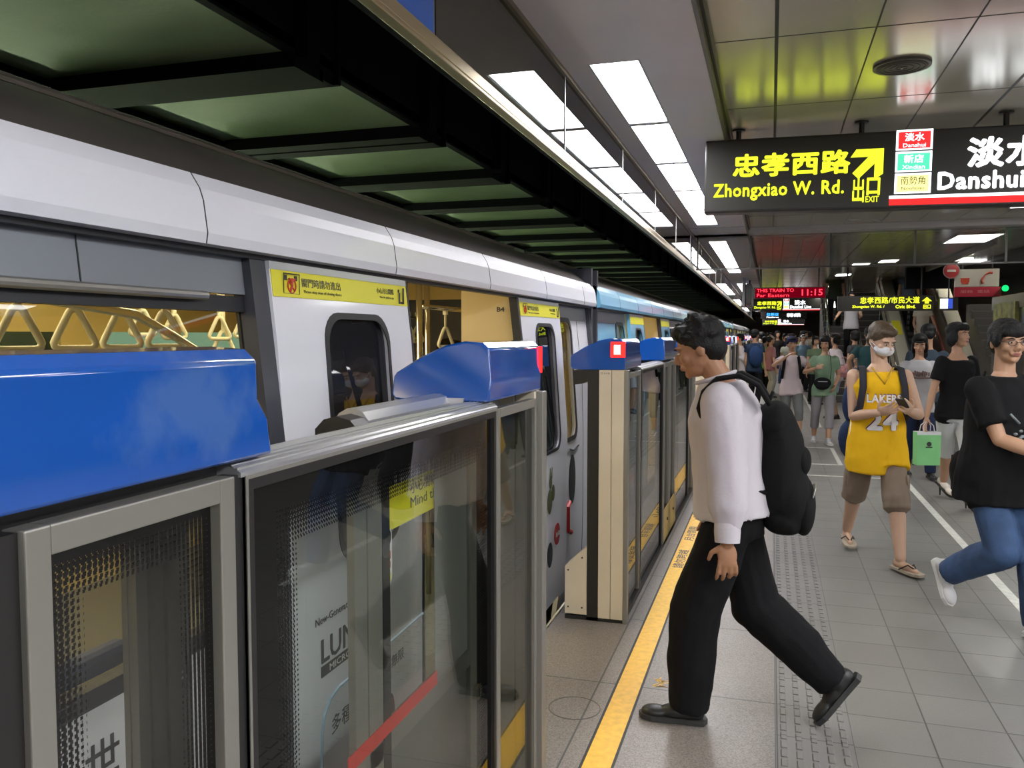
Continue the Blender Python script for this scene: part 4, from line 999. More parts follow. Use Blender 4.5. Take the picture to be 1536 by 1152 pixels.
# polished kiosk with rounded corner
k = thing('shiny_kiosk', 'polished metal kiosk with rounded corner behind the man in glasses', 'kiosk', (5.0, 15.0, 0))
pts = [(3.75, 15.6)] + [(3.95 - .2 * cos(a), 15.0 - .2 * sin(a) * 1) for a in [i * pi / 16 for i in range(9)]][1:] + [(7.0, 14.8), (7.0, 17.2), (3.75, 17.2)]
kb = MB().prism([(3.85, 17.2), (3.85, 15.2)] + [(4.15 - .3 * cos(i * pi / 16), 15.2 - .3 * sin(i * pi / 16)) for i in range(1, 9)] + [(7.0, 14.9), (7.0, 17.2)], 'z', 0, 2.25)
obj('body', kb, mat('polished_steel', (.34, .34, .35), .22, metal=.9, nscale=1.5, namt=.3), k, smooth=True)
obj('coloured_poster', MB().box(3.79, 3.848, 15.5, 16.9, 1.35, 2.15), mat('green_red_poster', (.34, .33, .10), .5, nscale=5, namt=.6), k)
obj('upper_band', MB().prism([(3.83, 17.2), (3.83, 15.2)] + [(4.15 - .32 * cos(i * pi / 16), 15.2 - .32 * sin(i * pi / 16)) for i in range(1, 9)] + [(7.0, 14.88), (7.0, 17.2)], 'z', 2.05, 2.28), mat('kiosk_band', (.14, .10, .09), .35, metal=.5), k, smooth=True)
# lit display window left of the escalator wall
t = thing('lit_display_case', 'small lit white and blue display case hanging left of the kiosk poster', 'display', (3.6, 19.0, 2.1))
obj('case', MB().box(3.28, 3.62, 19.0, 19.1, 2.10, 2.36), M_sbox, t)
obj('white_panel', MB().box(3.29, 3.43, 18.992, 19.0, 2.14, 2.34), E_wht, t); obj('blue_panel', MB().box(3.43, 3.52, 18.992, 19.0, 2.14, 2.34), emis('dim_blue', (.05, .1, .6), .8), t)
obj('hanger', MB().cyl((3.45, 19.05, 2.36), .015, 1.55, 'z', 8), M_sbox, t)
# square grey column and notice board in the middle distance
struct('column_far', MB().box(2.05, 2.95, 38.6, 39.4, 0, 3.08), mat('column_grey', (.12, .11, .10), .5))
# ================================================================== people
def bake(mb, voxel, smooth=4, wr=0.0, wscale=7.0, seed=0):
    """fuse overlapping closed shapes into one continuous surface"""
    me = mb.mesh('tmp'); o = bpy.data.objects.new('tmp', me); COL.objects.link(o)
    r = o.modifiers.new('r', 'REMESH'); r.mode = 'VOXEL'; r.voxel_size = voxel
    if smooth:
        s = o.modifiers.new('s', 'SMOOTH'); s.factor = .5; s.iterations = smooth
    dg = bpy.context.evaluated_depsgraph_get(); out = bpy.data.meshes.new_from_object(o.evaluated_get(dg))
    bpy.data.objects.remove(o); bpy.data.meshes.remove(me)
    if wr:
        ns = [v.normal.copy() for v in out.vertices]
        for v, nn in zip(out.vertices, ns):
            p = v.co * wscale + Vector((seed, seed * .7, 0)); p.z *= .6
            q = 1 - abs(noise.noise(p)) * 2.2; q2 = noise.noise(p * 2.7)
            v.co += nn * wr * (q * .7 + q2 * .5)
    return out
SKIN = mat('skin', (.52, .30, .19), .5, spec=.35, nscale=6, namt=.06)
SKIN2 = mat('skin_tan', (.36, .18, .10), .5, spec=.35, nscale=6, namt=.06)
SKIN3 = mat('skin_pale', (.62, .40, .28), .5, spec=.35, nscale=6, namt=.05)
HAIR = mat('black_hair', (.006, .0055, .006), .55, spec=.3, bump=.5, bscale=160)
HAIRB = mat('brown_hair', (.085, .055, .03), .45, bump=.5, bscale=160)
LIPS = mat('lips', (.36, .12, .10), .45); LIPD = mat('lips_dark', (.22, .08, .06), .45)
EYEW = mat('eye_white', (.6, .58, .55), .25); EYED = mat('eye_dark', (.01, .008, .007), .15)
def cloth(name, col, rough=.85, **k): k.setdefault('bump', .12); k.setdefault('bscale', 90); k.setdefault('spec', .18); return mat('cloth_' + name, col, rough, **k)
def V3(*a): return Vector(a)
def ik(a, t, l1, l2, pole):
    a, t = Vector(a), Vector(t); d = t - a; L = d.length
    if L > (l1 + l2) * .999: d *= (l1 + l2) * .999 / L; t = a + d; L = d.length
    x = (l1 * l1 - l2 * l2 + L * L) / (2 * L); h = sqrt(max(0, l1 * l1 - x * x)); n = d.normalized()
    p = Vector(pole); p = (p - n * p.dot(n)).normalized()
    return a + n * x + p * h, t
def chain(mb, pts, rs, n=14, end=True):
    """smooth tapered limb through points with rounded ends"""
    pts = [Vector(p) for p in pts]; P = []; R = []
    for i in range(len(pts) - 1):
        p0 = pts[max(i - 1, 0)]; p1 = pts[i]; p2 = pts[i + 1]; p3 = pts[min(i + 2, len(pts) - 1)]
        for k in range(4):
            t = k / 4
            P.append(.5 * ((2 * p1) + (p2 - p0) * t + (2 * p0 - 5 * p1 + 4 * p2 - p3) * t * t + (3 * p1 - p0 - 3 * p2 + p3) * t ** 3) if False else p1.lerp(p2, t))
            R.append(rs[i] + (rs[i + 1] - rs[i]) * t)
    P.append(pts[-1]); R.append(rs[-1])
    mb.tube(P, R, n)
    for p, r in ((P[0], R[0]), (P[-1], R[-1]))[:2 if end else 1]: mb.ell(p, (r, r, r), 12, 8)
    for i in range(1, len(pts) - 1): mb.ell(pts[i], (rs[i],) * 3, 12, 8)
def hand(mb, W, d, nrm, side, s, curl=.5, spread=.0):
    """palm, four fingers of different lengths and a thumb leaving the side of the palm"""
    d = Vector(d).normalized(); nrm = Vector(nrm); nrm = (nrm - d * nrm.dot(d)).normalized(); sd = d.cross(nrm).normalized() * side
    Rm = Matrix((sd, nrm, d)).transposed()
    mb.ell(W + d * .048 * s, (.038 * s, .015 * s, .050 * s), 14, 10, Rm)
    mb.ell(W + d * .075 * s, (.039 * s, .012 * s, .022 * s), 12, 8, Rm)
    for k, (off, ln) in enumerate(((-.030, .058), (-.0105, .072), (.0095, .078), (.029, .068))):
        p = W + d * .088 * s + sd * off * s * 1.05; a = 0; pts = [p]; cur = p
        dirs = (d + sd * off * (4 + spread)).normalized()
        for q in range(3):
            a += curl * (.45 + .12 * (3 - k)) if q else curl * .35
            cur = cur + (dirs * cos(a) + nrm * sin(a)) * ln * s * (.42, .32, .26)[q]; pts.append(cur)
        chain(mb, pts, [.0088 * s, .0084 * s, .0078 * s, .007 * s], 10)
    t0 = W + d * .022 * s + sd * .030 * s; t1 = t0 + (d * .5 + sd * .75 + nrm * .3 * curl).normalized() * .035 * s; t2 = t1 + (d * .85 + sd * .25 + nrm * .6 * curl).normalized() * .032 * s
    chain(mb, [t0, t1, t2], [.012 * s, .010 * s, .0082 * s], 10)

def person(label, x, y, rz=0.0, h=1.70, z=0.0, lean=.03, pz=None, w=1.0, fat=0.0, feet=None, hands=None, poles=None, head=(0, 0), nod=0.0,
           skin=SKIN, hair=HAIR, hairs='short', top=None, topm=None, sleeve=.45, hem=-.16, bottom='trousers', botm=None, botlen=1.0, shoe=None, shoes='shoe',
           vox=.009, female=False, curl=.5, wr=.004, group=None, detail=True, puff=0.0, handdir=None, mask=False, glasses=False, headoff=(0, 0), wide=0.0, neck='crew', cap=None, tuck=False, seed=1, toes=None):
    """feet, hands: world positions of (left, right) ankles / wrists; heading rz turns the figure, which faces -Y at 0"""
    s = h / 1.70
    t = thing('person', label, 'person', (x, y, z), 0, group)
    W2L = Matrix.Rotation(-rz, 4, 'Z') @ Matrix.Translation((-x, -y, -z)); L2W = W2L.inverted()
    loc = lambda p: W2L @ Vector(p)
    pz = (pz or .925) * s if pz is None or pz < 2 else pz
    P = V3(0, 0, pz); sp = V3(0, -sin(lean), cos(lean)); fw = V3(0, -cos(lean), -sin(lean))
    def tor(tt, dx=0, dy=0): return P + sp * tt * s + V3(dx, 0, 0) * s - fw * dy * s
    # legs
    hips = [V3(.088 * w * s, 0, pz - .055 * s), V3(-.088 * w * s, 0, pz - .055 * s)]
    if feet: ank = [loc(f[:3]) for f in feet]; fp = [f[3] if len(f) > 3 else 0 for f in feet]; fy = [f[4] if len(f) > 4 else 0 for f in feet]
    else: ank = [V3(.10 * s, .0, .08 * s), V3(-.10 * s, .03, .08 * s)]; fp = [0, 0]; fy = [.15, -.15]
    knees = []
    for i in (0, 1):
        k, a = ik(hips[i], ank[i], .415 * s, .40 * s, (0.1 * (1 - 2 * i), -1, .25)); knees.append(k); ank[i] = a
    # arms
    sw = (.172 if not female else .152) * w
    sh = [tor(.410, sw), tor(.410, -sw)]
    if hands: wr_ = [loc(q) if q else None for q in hands]
    else: wr_ = [None, None]
    elb = []; L1, L2 = .285 * s, .25 * s
    for i in (0, 1):
        sg = 1 - 2 * i
        if wr_[i] is None: wr_[i] = sh[i] + V3(sg * .075, -.05, -.525) * s
        pol = poles[i] if poles and poles[i] else (sg * .35, 1, -.1)
        e, a = ik(sh[i], wr_[i], L1, L2, pol); elb.append(e); wr_[i] = a
    # head
    N = tor(.50); hd = N + (V3(0, -sin(lean + nod * .5) * .6 - .03, 1)).normalized() * .162 * s + fw * headoff[0] - V3(0, 0, headoff[1])
    HR = Matrix.Rotation(head[0], 3, 'Z') @ Matrix.Rotation(-head[1] * -1, 3, 'X')
    def H(a, b, c): return hd + HR @ (V3(a, b, c) * s)
    vx = vox * (.62 if detail else 1)
    # ---- body (skin), one continuous surface
    mb = MB()
    thin = .93
    rings = [(-.12, .125, .10), (-.02, .158, .112), (.10, .140 + fat * .5, .100 + fat), (.22, .150 + fat * .4, .108 + fat * .8), (.34, .166, .110), (.405, .150, .088), (.455, .098, .066), (.50, .058, .054)]
    def tring(tt, a, b, dy=0.0, n=20, infl=0.0):
        c = tor(tt, 0, dy)
        return [c + V3(1, 0, 0) * (a * w * s + infl) * cos(2 * pi * j / n) + fw * (b * s + infl) * sin(2 * pi * j / n) for j in range(n)]
    bel = lambda tt: -fat * .7 * max(0, 1 - abs(tt - .12) / .22)
    mb.ring([tring(tt, a * thin, b * thin, bel(tt)) for tt, a, b in rings])
    chain(mb, [N - sp * .02 * s, H(0, .018, -.055)], [.054 * s * (.9 if female else 1), .050 * s * (.9 if female else 1)])
    for i in (0, 1):
        chain(mb, [sh[i], sh[i].lerp(elb[i], .45), elb[i], elb[i].lerp(wr_[i], .35), wr_[i]], [r * s * (.88 if female else 1) * (1 + fat) for r in (.047, .043, .036, .038, .0255)])
        mb.ell(tor(.392, sw * .78 * (1 - 2 * i)), (.055 * s, .050 * s, .050 * s), 12, 8)
        chain(mb, [hips[i], hips[i].lerp(knees[i], .5), knees[i], knees[i].lerp(ank[i], .35), ank[i]], [r * s for r in (.078, .070, .052, .053, .036)])
        # bare foot inside the shoe
        dr = Matrix.Rotation(fy[i], 3, 'Z') @ V3(0, -cos(fp[i]), -sin(fp[i]))
        dn = Matrix.Rotation(fy[i], 3, 'Z') @ V3(0, sin(fp[i]), -cos(fp[i]))
        chain(mb, [ank[i] + dn * .04 * s - dr * .03 * s, ank[i] + dn * .048 * s + dr * .07 * s, ank[i] + dn * .058 * s + dr * .15 * s], [.030 * s, .026 * s, .018 * s])
        hdv = (handdir[i] if handdir and handdir[i] else None)
        if hdv: hdir, hn = (W2L.to_3x3() @ Vector(hdv[0])), (W2L.to_3x3() @ Vector(hdv[1]))
        else: hdir, hn = (wr_[i] - elb[i]).normalized(), V3(-(1 - 2 * i), -.2, 0)
        hand(mb, wr_[i], hdir, hn, (1 if i else -1) * 1, s, curl)
    E = lambda c, r, nu=16, nv=12: mb.ell(H(*c), tuple(q * s for q in r), nu, nv, HR)
    fk = .93 if female else 1.0
    E((0, .014, .036), (.076, .094, .076)); E((0, -.010, -.015), (.066 * fk, .080, .088)); E((0, -.028, -.070), (.050 * fk, .052, .040)); E((0, -.070, -.088), (.022, .017, .018))
    mb.tube([H(0, -.086, .012), H(0, -.100, -.014), H(0, -.108, -.030)], [.007 * s, .010 * s, .0135 * s], 10); E((.010, -.098, -.034), (.009, .009, .007)); E((-.010, -.098, -.034), (.009, .009, .007))
    for q in (1, -1):
        E((q * .030, -.074, .026), (.026, .016, .010)); E((q * .038, -.058, -.022), (.025, .024, .024)); E((q * .076 * fk, .010, -.008), (.009, .019, .029)); E((q * .012, -.080, -.056), (.020, .016, .014))
    sm = 3 if detail else 3
    body = bake(mb, vx, sm)
    body.transform(L2W)
    b = obj('body', body, skin, t, smooth='all')
    # ---- face details
    f = MB(); g = MB()
    for q in (1, -1):
        f.ell(H(q * .030, -.0835, .004), (.0125 * s, .0070 * s, .0044 * s), 12, 8, HR); g.ell(H(q * .030, -.0880, .004), (.0056 * s, .0036 * s, .0046 * s), 10, 8, HR)
    eb = MB()
    for q in (1, -1): eb.tube([H(q * .014, -.0925, .022), H(q * .03, -.0925, .028), H(q * .048, -.083, .023)], [.003 * s, .0042 * s, .0025 * s], 6)
    if not mask or True:
        obj('eyes', f.xf(L2W), EYEW, t, smooth='all'); obj('pupils', g.xf(L2W), EYED, t, smooth='all'); obj('eyebrows', eb.xf(L2W), hair, t, smooth='all')
    if not mask:
        l = MB(); l.ell(H(0, -.0925, -.0545), (.021 * s, .0075 * s, .0050 * s), 14, 8, HR); l.ell(H(0, -.0905, -.0625), (.018 * s, .0075 * s, .0055 * s), 14, 8, HR)
        obj('lips', l.xf(L2W), LIPS if skin is not SKIN2 else LIPD, t, smooth='all')
    else:
        m_ = MB(); m_.ell(H(0, -.048, -.048), (.072 * s, .062 * s, .046 * s), 24, 14, HR); m_.ell(H(0, -.096, -.030), (.022 * s, .020 * s, .022 * s), 14, 10, HR)
        mm = bake(m_, .006, 3); mm.transform(L2W); mk = obj('face_mask', mm, cloth('mask_white', (.78, .78, .82)), t, smooth='all', label='white face mask')
        st_ = MB()
        for q in (1, -1): st_.tube([H(q * .066, -.05, -.03), H(q * .080, -.01, -.012), H(q * .083, .02, -.005)], .0022 * s, 6); st_.tube([H(q * .064, -.05, -.065), H(q * .078, -.01, -.04), H(q * .083, .02, -.015)], .0022 * s, 6)
        obj('ear_loops', st_.xf(L2W), cloth('mask_white', (.78, .78, .82)), mk, smooth='all')
    if glasses:
        gl = MB()
        for q in (1, -1):
            gl.tube([H(q * (.033 + .022 * cos(a)), -.104, .003 + .014 * sin(a)) for a in [i * pi / 10 for i in range(20)]], .0017 * s, 6, closed=True)
            gl.tube([H(q * .055, -.103, .008), H(q * .074, -.075, .008), H(q * .080, .0, .006)], .0017 * s, 6)
        gl.tube([H(-.011, -.105, .005), H(0, -.107, .007), H(.011, -.105, .005)], .0017 * s, 6)
        obj('glasses', gl.xf(L2W), mat('glasses_frame', (.02, .02, .02), .3), t, smooth='all')
    # ---- hair or cap
    hb = MB(); Hh = lambda c, r: hb.ell(H(*c), tuple(q * s for q in r), 20, 14, HR)
    if hairs != 'none':
        Hh((0, .024, .050), (.086, .098, .080)); Hh((0, .052, -.005), (.074, .060, .072)); Hh((0, -.050, .084), (.062, .040, .030))
        Hh((.070, .018, .028), (.016, .040, .040)); Hh((-.070, .018, .028), (.016, .040, .040))
        if hairs in ('spiky',):
            rr = random.Random(seed)
            for i in range(70):
                th = rr.uniform(0, 6.28); ph = rr.uniform(0, 1.75)
                d_ = V3(sin(ph) * cos(th), sin(ph) * sin(th), cos(ph)); c0 = V3(0, .022, .048) + V3(d_.x * .078, d_.y * .09, d_.z * .075)
                if c0.y < -.055 and c0.z < .07: continue
                tip = c0 + (d_ + V3(0, -.25, .1)) * rr.uniform(.02, .032)
                hb.tube([H(*c0), H(*tip)], [.012 * s, .003 * s], 6)
        if hairs == 'bowl':
            Hh((0, -.066, .058), (.066, .028, .034)); Hh((.074, -.02, .018), (.014, .04, .045)); Hh((-.074, -.02, .018), (.014, .04, .045))
        if hairs == 'long':
            Hh((0, .050, -.06), (.088, .058, .105)); Hh((.074, .008, -.03), (.017, .052, .085)); Hh((-.074, .008, -.03), (.017, .052, .085)); Hh((0, .060, -.14), (.085, .045, .07))
        if hairs == 'bob':
            Hh((0, .045, -.035), (.090, .065, .080)); Hh((.076, -.006, -.015), (.018, .052, .07)); Hh((-.076, -.006, -.015), (.018, .052, .07)); Hh((0, -.060, .066), (.066, .032, .030))
        if hairs == 'pony':
            Hh((0, .115, .01), (.030, .045, .04)); Hh((0, .135, -.05), (.028, .028, .07))
        hm = bake(hb, .0075 if vox < .012 else .011, 2, wr=.004, wscale=28, seed=seed); hm.transform(L2W)
        obj('hair', hm, hair, t, smooth='all')
    if cap:
        c_ = MB(); c_.ell(H(0, .016, .062), (.086 * s, .102 * s, .070 * s), 20, 14, HR)
        c_.ell(H(0, -.105, .055), (.058 * s, .055 * s, .008 * s), 18, 8, HR @ Matrix.Rotation(-.25, 3, 'X'))
        cm = bake(c_, .0065, 2); cm.transform(L2W); obj('cap', cm, cap, t, smooth='all')
    # ---- top
    if topm:
        mb = MB(); inf = .013 * s + puff
        tr = [(hem, (.178 if hem < -.1 else .158) + fat * .3, (.142 if hem < -.1 else .115) + fat * .8), (-.06, .172 + fat * .4, .128 + fat), (.10, .150 + fat * .5 + puff * .5, .106 + fat + puff * .4), (.22, .156 + fat * .4, .112 + fat * .8), (.34, .172, .116)]
        if female: tr = [(hem, .176, .138), (-.06, .168, .126), (.10, .130, .095), (.22, .142, .104), (.32, .150, .124)]
        if top == 'tank':
            tr += [(.39, .135, .100), (.440, .108, .070)]
        elif neck == 'wide': tr += [(.395, .156, .098), (.430, .128, .080)]
        else: tr += [(.395, .158, .098), (.440, .112, .074), (.478, .070, .056)]
        mb.ring([tring(tt, a, b, bel(tt), infl=inf) for tt, a, b in tr])
        for i in (0, 1):
            if top == 'tank': continue
            mb.ell(tor(.388, sw * .75 * (1 - 2 * i)), (.066 * s + puff * .4, .062 * s, .060 * s + puff * .3), 14, 10)
            e0, w0 = elb[i], wr_[i]; r0 = [.062, .060, .054, .052, .040]
            if sleeve <= 1: chain(mb, [sh[i], sh[i].lerp(e0, sleeve * .55), sh[i].lerp(e0, sleeve)], [r * s + puff * .5 + fat * .05 for r in (.062, .060, .062)], end=False)
            else: chain(mb, [sh[i], sh[i].lerp(e0, .55), e0, e0.lerp(w0, .45), e0.lerp(w0, .80)], [r * s + puff for r in r0[:4]] + [.036 * s + puff * .4])
        if hem < -.1:          # the hem hangs over the tops of the legs
            for i in (0, 1):
                u = min(.50, (-hem - .03) / .415); q = hips[i].lerp(knees[i], u)
                chain(mb, [hips[i], q], [.100 * s + wide * .3 + puff * .7, .096 * s + wide * .6 + puff * .7], end=False)
        sm_ = bake(mb, vox * 1.1, 5, wr=wr, wscale=8, seed=seed); sm_.transform(L2W)
        # open neckline is simply where the cloth stops below the neck
        obj({'tank': 'tank_top', 'shirt': 'shirt'}.get(top, 'tee_shirt'), sm_, topm, t, smooth='all')
    # ---- bottom
    if botm:
        mb = MB()
        mb.ring([tring(tt, a, b, bel(tt) * .6, infl=.012 * s) for tt, a, b in ((-.15, .130, .098), (-.08, .150, .108), (-.02, .154 + fat * .3, .114 + fat * .6), (.04, .136 + fat * .4, .092 + fat * .8))])
        if bottom == 'skirt':
            lo = P + V3(0, 0, -.45 * botlen * s)
            mb.ring([tring(-.05, .165, .12, infl=.012), [lo + V3(.21 * cos(a), .15 * sin(a), 0) * s for a in [2 * pi * j / 20 for j in range(20)]]])
        else:
            for i in (0, 1):
                full = .415 + .40; d_ = botlen * full
                wd = 1.12 if bottom in ('shorts', 'jeans_wide') else 1.0
                if d_ <= .415: pts = [hips[i], hips[i].lerp(knees[i], d_ / .415)]; rs = [.092, .085 * wd]
                else:
                    u = min(1.0, (d_ - .415) / .40)
                    pts = [hips[i], hips[i].lerp(knees[i], .5), knees[i], knees[i].lerp(ank[i], u * .5), knees[i].lerp(ank[i], u) + V3(0, 0, -.02 if u > .95 else 0)]
                    rs = [.094, .084, .070 * wd, .066 * wd, (.062 if u > .9 else .068) * wd]
                chain(mb, pts, [r * s + wide * min(1, q_ / 2) * (.55 if (q_ == 4 and botlen > .9) else 1) for q_, r in enumerate(rs)], end=False)
        bm_ = bake(mb, vox * 1.1, 5, wr=wr * 1.1, wscale=7, seed=seed + 3); bm_.transform(L2W)
        obj({'skirt': 'skirt', 'shorts': 'shorts', 'jeans': 'jeans'}.get(bottom, 'trousers'), bm_, botm, t, smooth='all')
    # ---- shoes
    for i in (0, 1):
        if shoe is None: break
        dr = Matrix.Rotation(fy[i], 3, 'Z') @ V3(0, -cos(fp[i]), -sin(fp[i])); dn = Matrix.Rotation(fy[i], 3, 'Z') @ V3(0, sin(fp[i]), -cos(fp[i])); sd = dr.cross(dn)
        A = ank[i]; Rm = Matrix((sd, dr, -dn)).transposed()
        if shoes == 'flipflop':
            m_ = MB(); c = A + dn * .075 * s
            out = [(.036, -.06), (.042, .04), (.05, .12), (.042, .18), (.02, .20), (-.02, .20), (-.042, .18), (-.05, .12), (-.042, .04), (-.036, -.06), (0, -.075)]
            lo_ = [c + (sd * a + dr * b_) * s + dn * .006 for a, b_ in out]; hi_ = [c + (sd * a + dr * b_) * s - dn * .010 for a, b_ in out]
            n_ = len(out); m_.add(hi_ + lo_, [tuple(range(n_)), tuple(range(2 * n_ - 1, n_ - 1, -1))] + [(k, k + n_, (k + 1) % n_ + n_, (k + 1) % n_) for k in range(n_)])
            so = obj('flip_flop', m_.xf(L2W), shoe, t)
            stp = MB(); 
            for q in (1, -1): stp.tube([c + (dr * .15) * s - dn * .028 * s, c + (sd * q * .025 + dr * .10) * s - dn * .052 * s, c + (sd * q * .046 + dr * .04) * s - dn * .010], .005, 6)
            obj('strap', stp.xf(L2W), mat('flipflop_strap', (.03, .02, .015), .5), so, smooth='all')
            continue
        m_ = MB()
        hl = 0.0
        m_.ell(A + dn * .035 * s - dr * .028 * s, (.036 * s, .040 * s, .042 * s), 14, 10, Rm)
        m_.ell(A + dn * .046 * s + dr * .05 * s, (.040 * s, .070 * s, .034 * s), 14, 10, Rm)
        m_.ell(A + dn * .054 * s + dr * .135 * s, (.044 * s, .062 * s, .026 * s), 14, 10, Rm)
        if shoes != 'heels': chain(m_, [A - V3(0, 0, .0), A + dn * .035 * s], [.041 * s, .042 * s])
        sm_ = bake(m_, min(vox, .008), 2); sm_.transform(L2W)
        so = obj('shoe', sm_, shoe, t, smooth='all')
        sl = MB(); c = A + dn * .074 * s
        out = [(.034, -.065), (.036, .02), (.045, .10), (.046, .15), (.03, .19), (0, .205), (-.03, .19), (-.046, .15), (-.045, .10), (-.036, .02), (-.034, -.065), (0, -.078)]
        lo_ = [c + (sd * a + dr * b_) * s + dn * .007 for a, b_ in out]; hi_ = [c + (sd * a + dr * b_) * s - dn * .014 for a, b_ in out]
        n_ = len(out); sl.add(hi_ + lo_, [tuple(range(n_)), tuple(range(2 * n_ - 1, n_ - 1, -1))] + [(k, k + n_, (k + 1) % n_ + n_, (k + 1) % n_) for k in range(n_)])
        if shoes == 'heels': sl.tube([A + dn * .05 * s - dr * .04 * s, V3(A.x, A.y, 0) + dn * 0 + dr * -.06 * s + V3(0, 0, .01 - (dr * -.06 * s).z)], [.014, .006], 8)
        obj('sole', sl.xf(L2W), mat('sole_dark', (.03, .03, .03), .6) if shoes != 'sneaker' else mat('sole_white', (.7, .7, .68), .6), so)
    J = dict(P=L2W @ P, N=L2W @ N, head=L2W @ hd, sh=[L2W @ q for q in sh], elb=[L2W @ q for q in elb], wr=[L2W @ q for q in wr_], L2W=L2W, tor=lambda tt, dx=0, dy=0: L2W @ tor(tt, dx, dy), s=s, hips=[L2W @ q for q in hips], knees=[L2W @ q for q in knees])
    J['thing'] = t
    return J
PI = pi
BLK = cloth('black', (.008, .008, .009)); WHT = cloth('white', (.60, .58, .62)); NAVY = cloth('navy', (.02, .035, .09))
JEAN = mat('denim', (.035, .075, .17), .8, nscale=9, namt=.25, bump=.2, bscale=200); KHK = cloth('khaki', (.26, .20, .15)); GREY = cloth('grey', (.17, .175, .18))
LEA = mat('black_leather', (.012, .012, .012), .45)
# ---- the walking man
J = person('person in white shirt and black trousers striding toward the train with a black backpack', -.14, 3.50, rz=-PI / 2, h=1.70, lean=.10, pz=.930, vox=.008,
    feet=[(-.300, 3.44, .085, 0, 0), (.262, 3.56, .215, .95, 0)], hands=[(-.140, 3.235, .720), (-.22, 3.72, .76)], poles=[(.1, 1, 0), (-.1, 1, 0)], head=(0, .34), nod=.5, headoff=(.055, .035),
    skin=SKIN2, hairs='spiky', top='shirt', topm=cloth('shirt_white', (.54, .50, .54)), sleeve=2, hem=-.05, puff=.020, botm=cloth('black_wool', (.006, .006, .007)), shoe=LEA, wr=.008, seed=4, curl=.8, wide=.030)
T = J['thing']
col = MB()
N_ = J['N']; col.tube([N_ + V3(-.068 * cos(a) - .022, .064 * sin(a), -.004 - .022 * cos(a)) for a in [i * 2 * pi / 20 for i in range(20)]], [(.020, .008)] * 20, 8, closed=True)
obj('collar', col, cloth('shirt_white', (.54, .50, .54)), T, smooth='all')
cf = MB(); wv = (J['wr'][0] - J['elb'][0]).normalized(); cf.tube([J['wr'][0] - wv * .075, J['wr'][0] - wv * .04, J['wr'][0] + wv * .0], [.049, .050, .047], 18)
obj('cuffs', cf, cloth('shirt_white', (.54, .50, .54)), T, smooth=True)
bp = thing('backpack', 'bulky black backpack worn by the striding man in the white shirt', 'bag', (.06, 3.5, 1.0))
mb = MB(); mb.ell((.045, 3.50, 1.06), (.095, .135, .25), 24, 16); mb.ell((.085, 3.50, .95), (.085, .13, .14), 20, 14); mb.ell((.02, 3.50, 1.26), (.07, .11, .08), 16, 12); mb.ell((.06, 3.50, .87), (.09, .12, .07), 16, 12)
obj('bag_body', bake(mb, .009, 3, wr=.006, wscale=9), cloth('pack_black', (.007, .007, .0075)), bp, smooth='all')
obj('front_pocket', bake(MB().ell((.135, 3.50, .92), (.045, .10, .12), 18, 12).ell((.125, 3.5, 1.10), (.035, .085, .06), 16, 10), .008, 3, wr=.003), cloth('pack_black', (.007, .007, .0075)), bp, smooth='all')
for sgn in (1, -1):
    yy = 3.50 - sgn * .125
    pts = [V3(.0, yy, 1.33), V3(-.045, yy, 1.405), V3(-.115, yy, 1.442), V3(-.20, yy, 1.428), V3(-.252, yy, 1.375), V3(-.268, yy - sgn * .012, 1.31), V3(-.235, yy - sgn * .035, 1.22), V3(-.16, yy - sgn * .04, 1.11), V3(-.06, 3.5 - sgn * .12, 1.0), V3(.03, 3.5 - sgn * .06, .97)]
    st_ = MB().tube(pts, [(.030, .011)] * len(pts), 10); obj('shoulder_strap', st_, cloth('pack_black', (.007, .007, .0075)), bp, smooth='all')
obj('zip', MB().tube([(.165, 3.41, .97), (.175, 3.45, 1.0), (.178, 3.5, 1.01), (.175, 3.55, 1.0), (.165, 3.59, .97)], .003, 6), M_alu, bp)
obj('top_handle', MB().tube([(-.01, 3.47, 1.32), (.01, 3.47, 1.37), (.01, 3.53, 1.37), (-.01, 3.53, 1.32)], .007, 8), cloth('pack_black', (.007, .007, .0075)), bp, smooth='all')

# ---- the person in the yellow jersey
YJ = cloth('jersey_yellow', (.86, .50, .015)); 
J = person('person in a yellow number 24 basketball jersey and white face mask looking at a phone', .73, 6.40, rz=.12, h=1.70, lean=.05, pz=.905, vox=.008,
    feet=[(.86, 6.10, .085, 0, .45), (.575, 6.78, .095, .12, -.05)], hands=[(.90, 6.16, 1.085), (.70, 6.12, 1.075)], poles=[(.5, .8, -.3), (-.45, .9, -.2)], head=(.45, .42), nod=.5,
    skin=SKIN3, hair=HAIRB, hairs='short', top='tank', topm=YJ, hem=-.27, bottom='shorts', botm=KHK, botlen=.60, shoe=mat('flipflop_cream', (.42, .36, .28), .7), shoes='flipflop',
    mask=True, wr=.007, seed=9, curl=1.0, handdir=[((-.25, -.75, .25), (-.6, .1, .5)), ((.7, -.6, .3), (.3, .6, .4))], puff=.012, wide=.010)
T = J['thing']
Rj = J['L2W'].to_3x3()
def on_front(mb, tt, dx, out, tilt=0.0):
    """put lettering (XZ plane facing -Y, lower-left origin) on the chest"""
    c = J['tor'](tt, dx) ; return mb.xf(Matrix.Translation(c) @ Matrix.Rotation(.12, 4, 'Z') @ Matrix.Translation((0, -out, 0)) @ Matrix.Rotation(tilt, 4, 'X'))
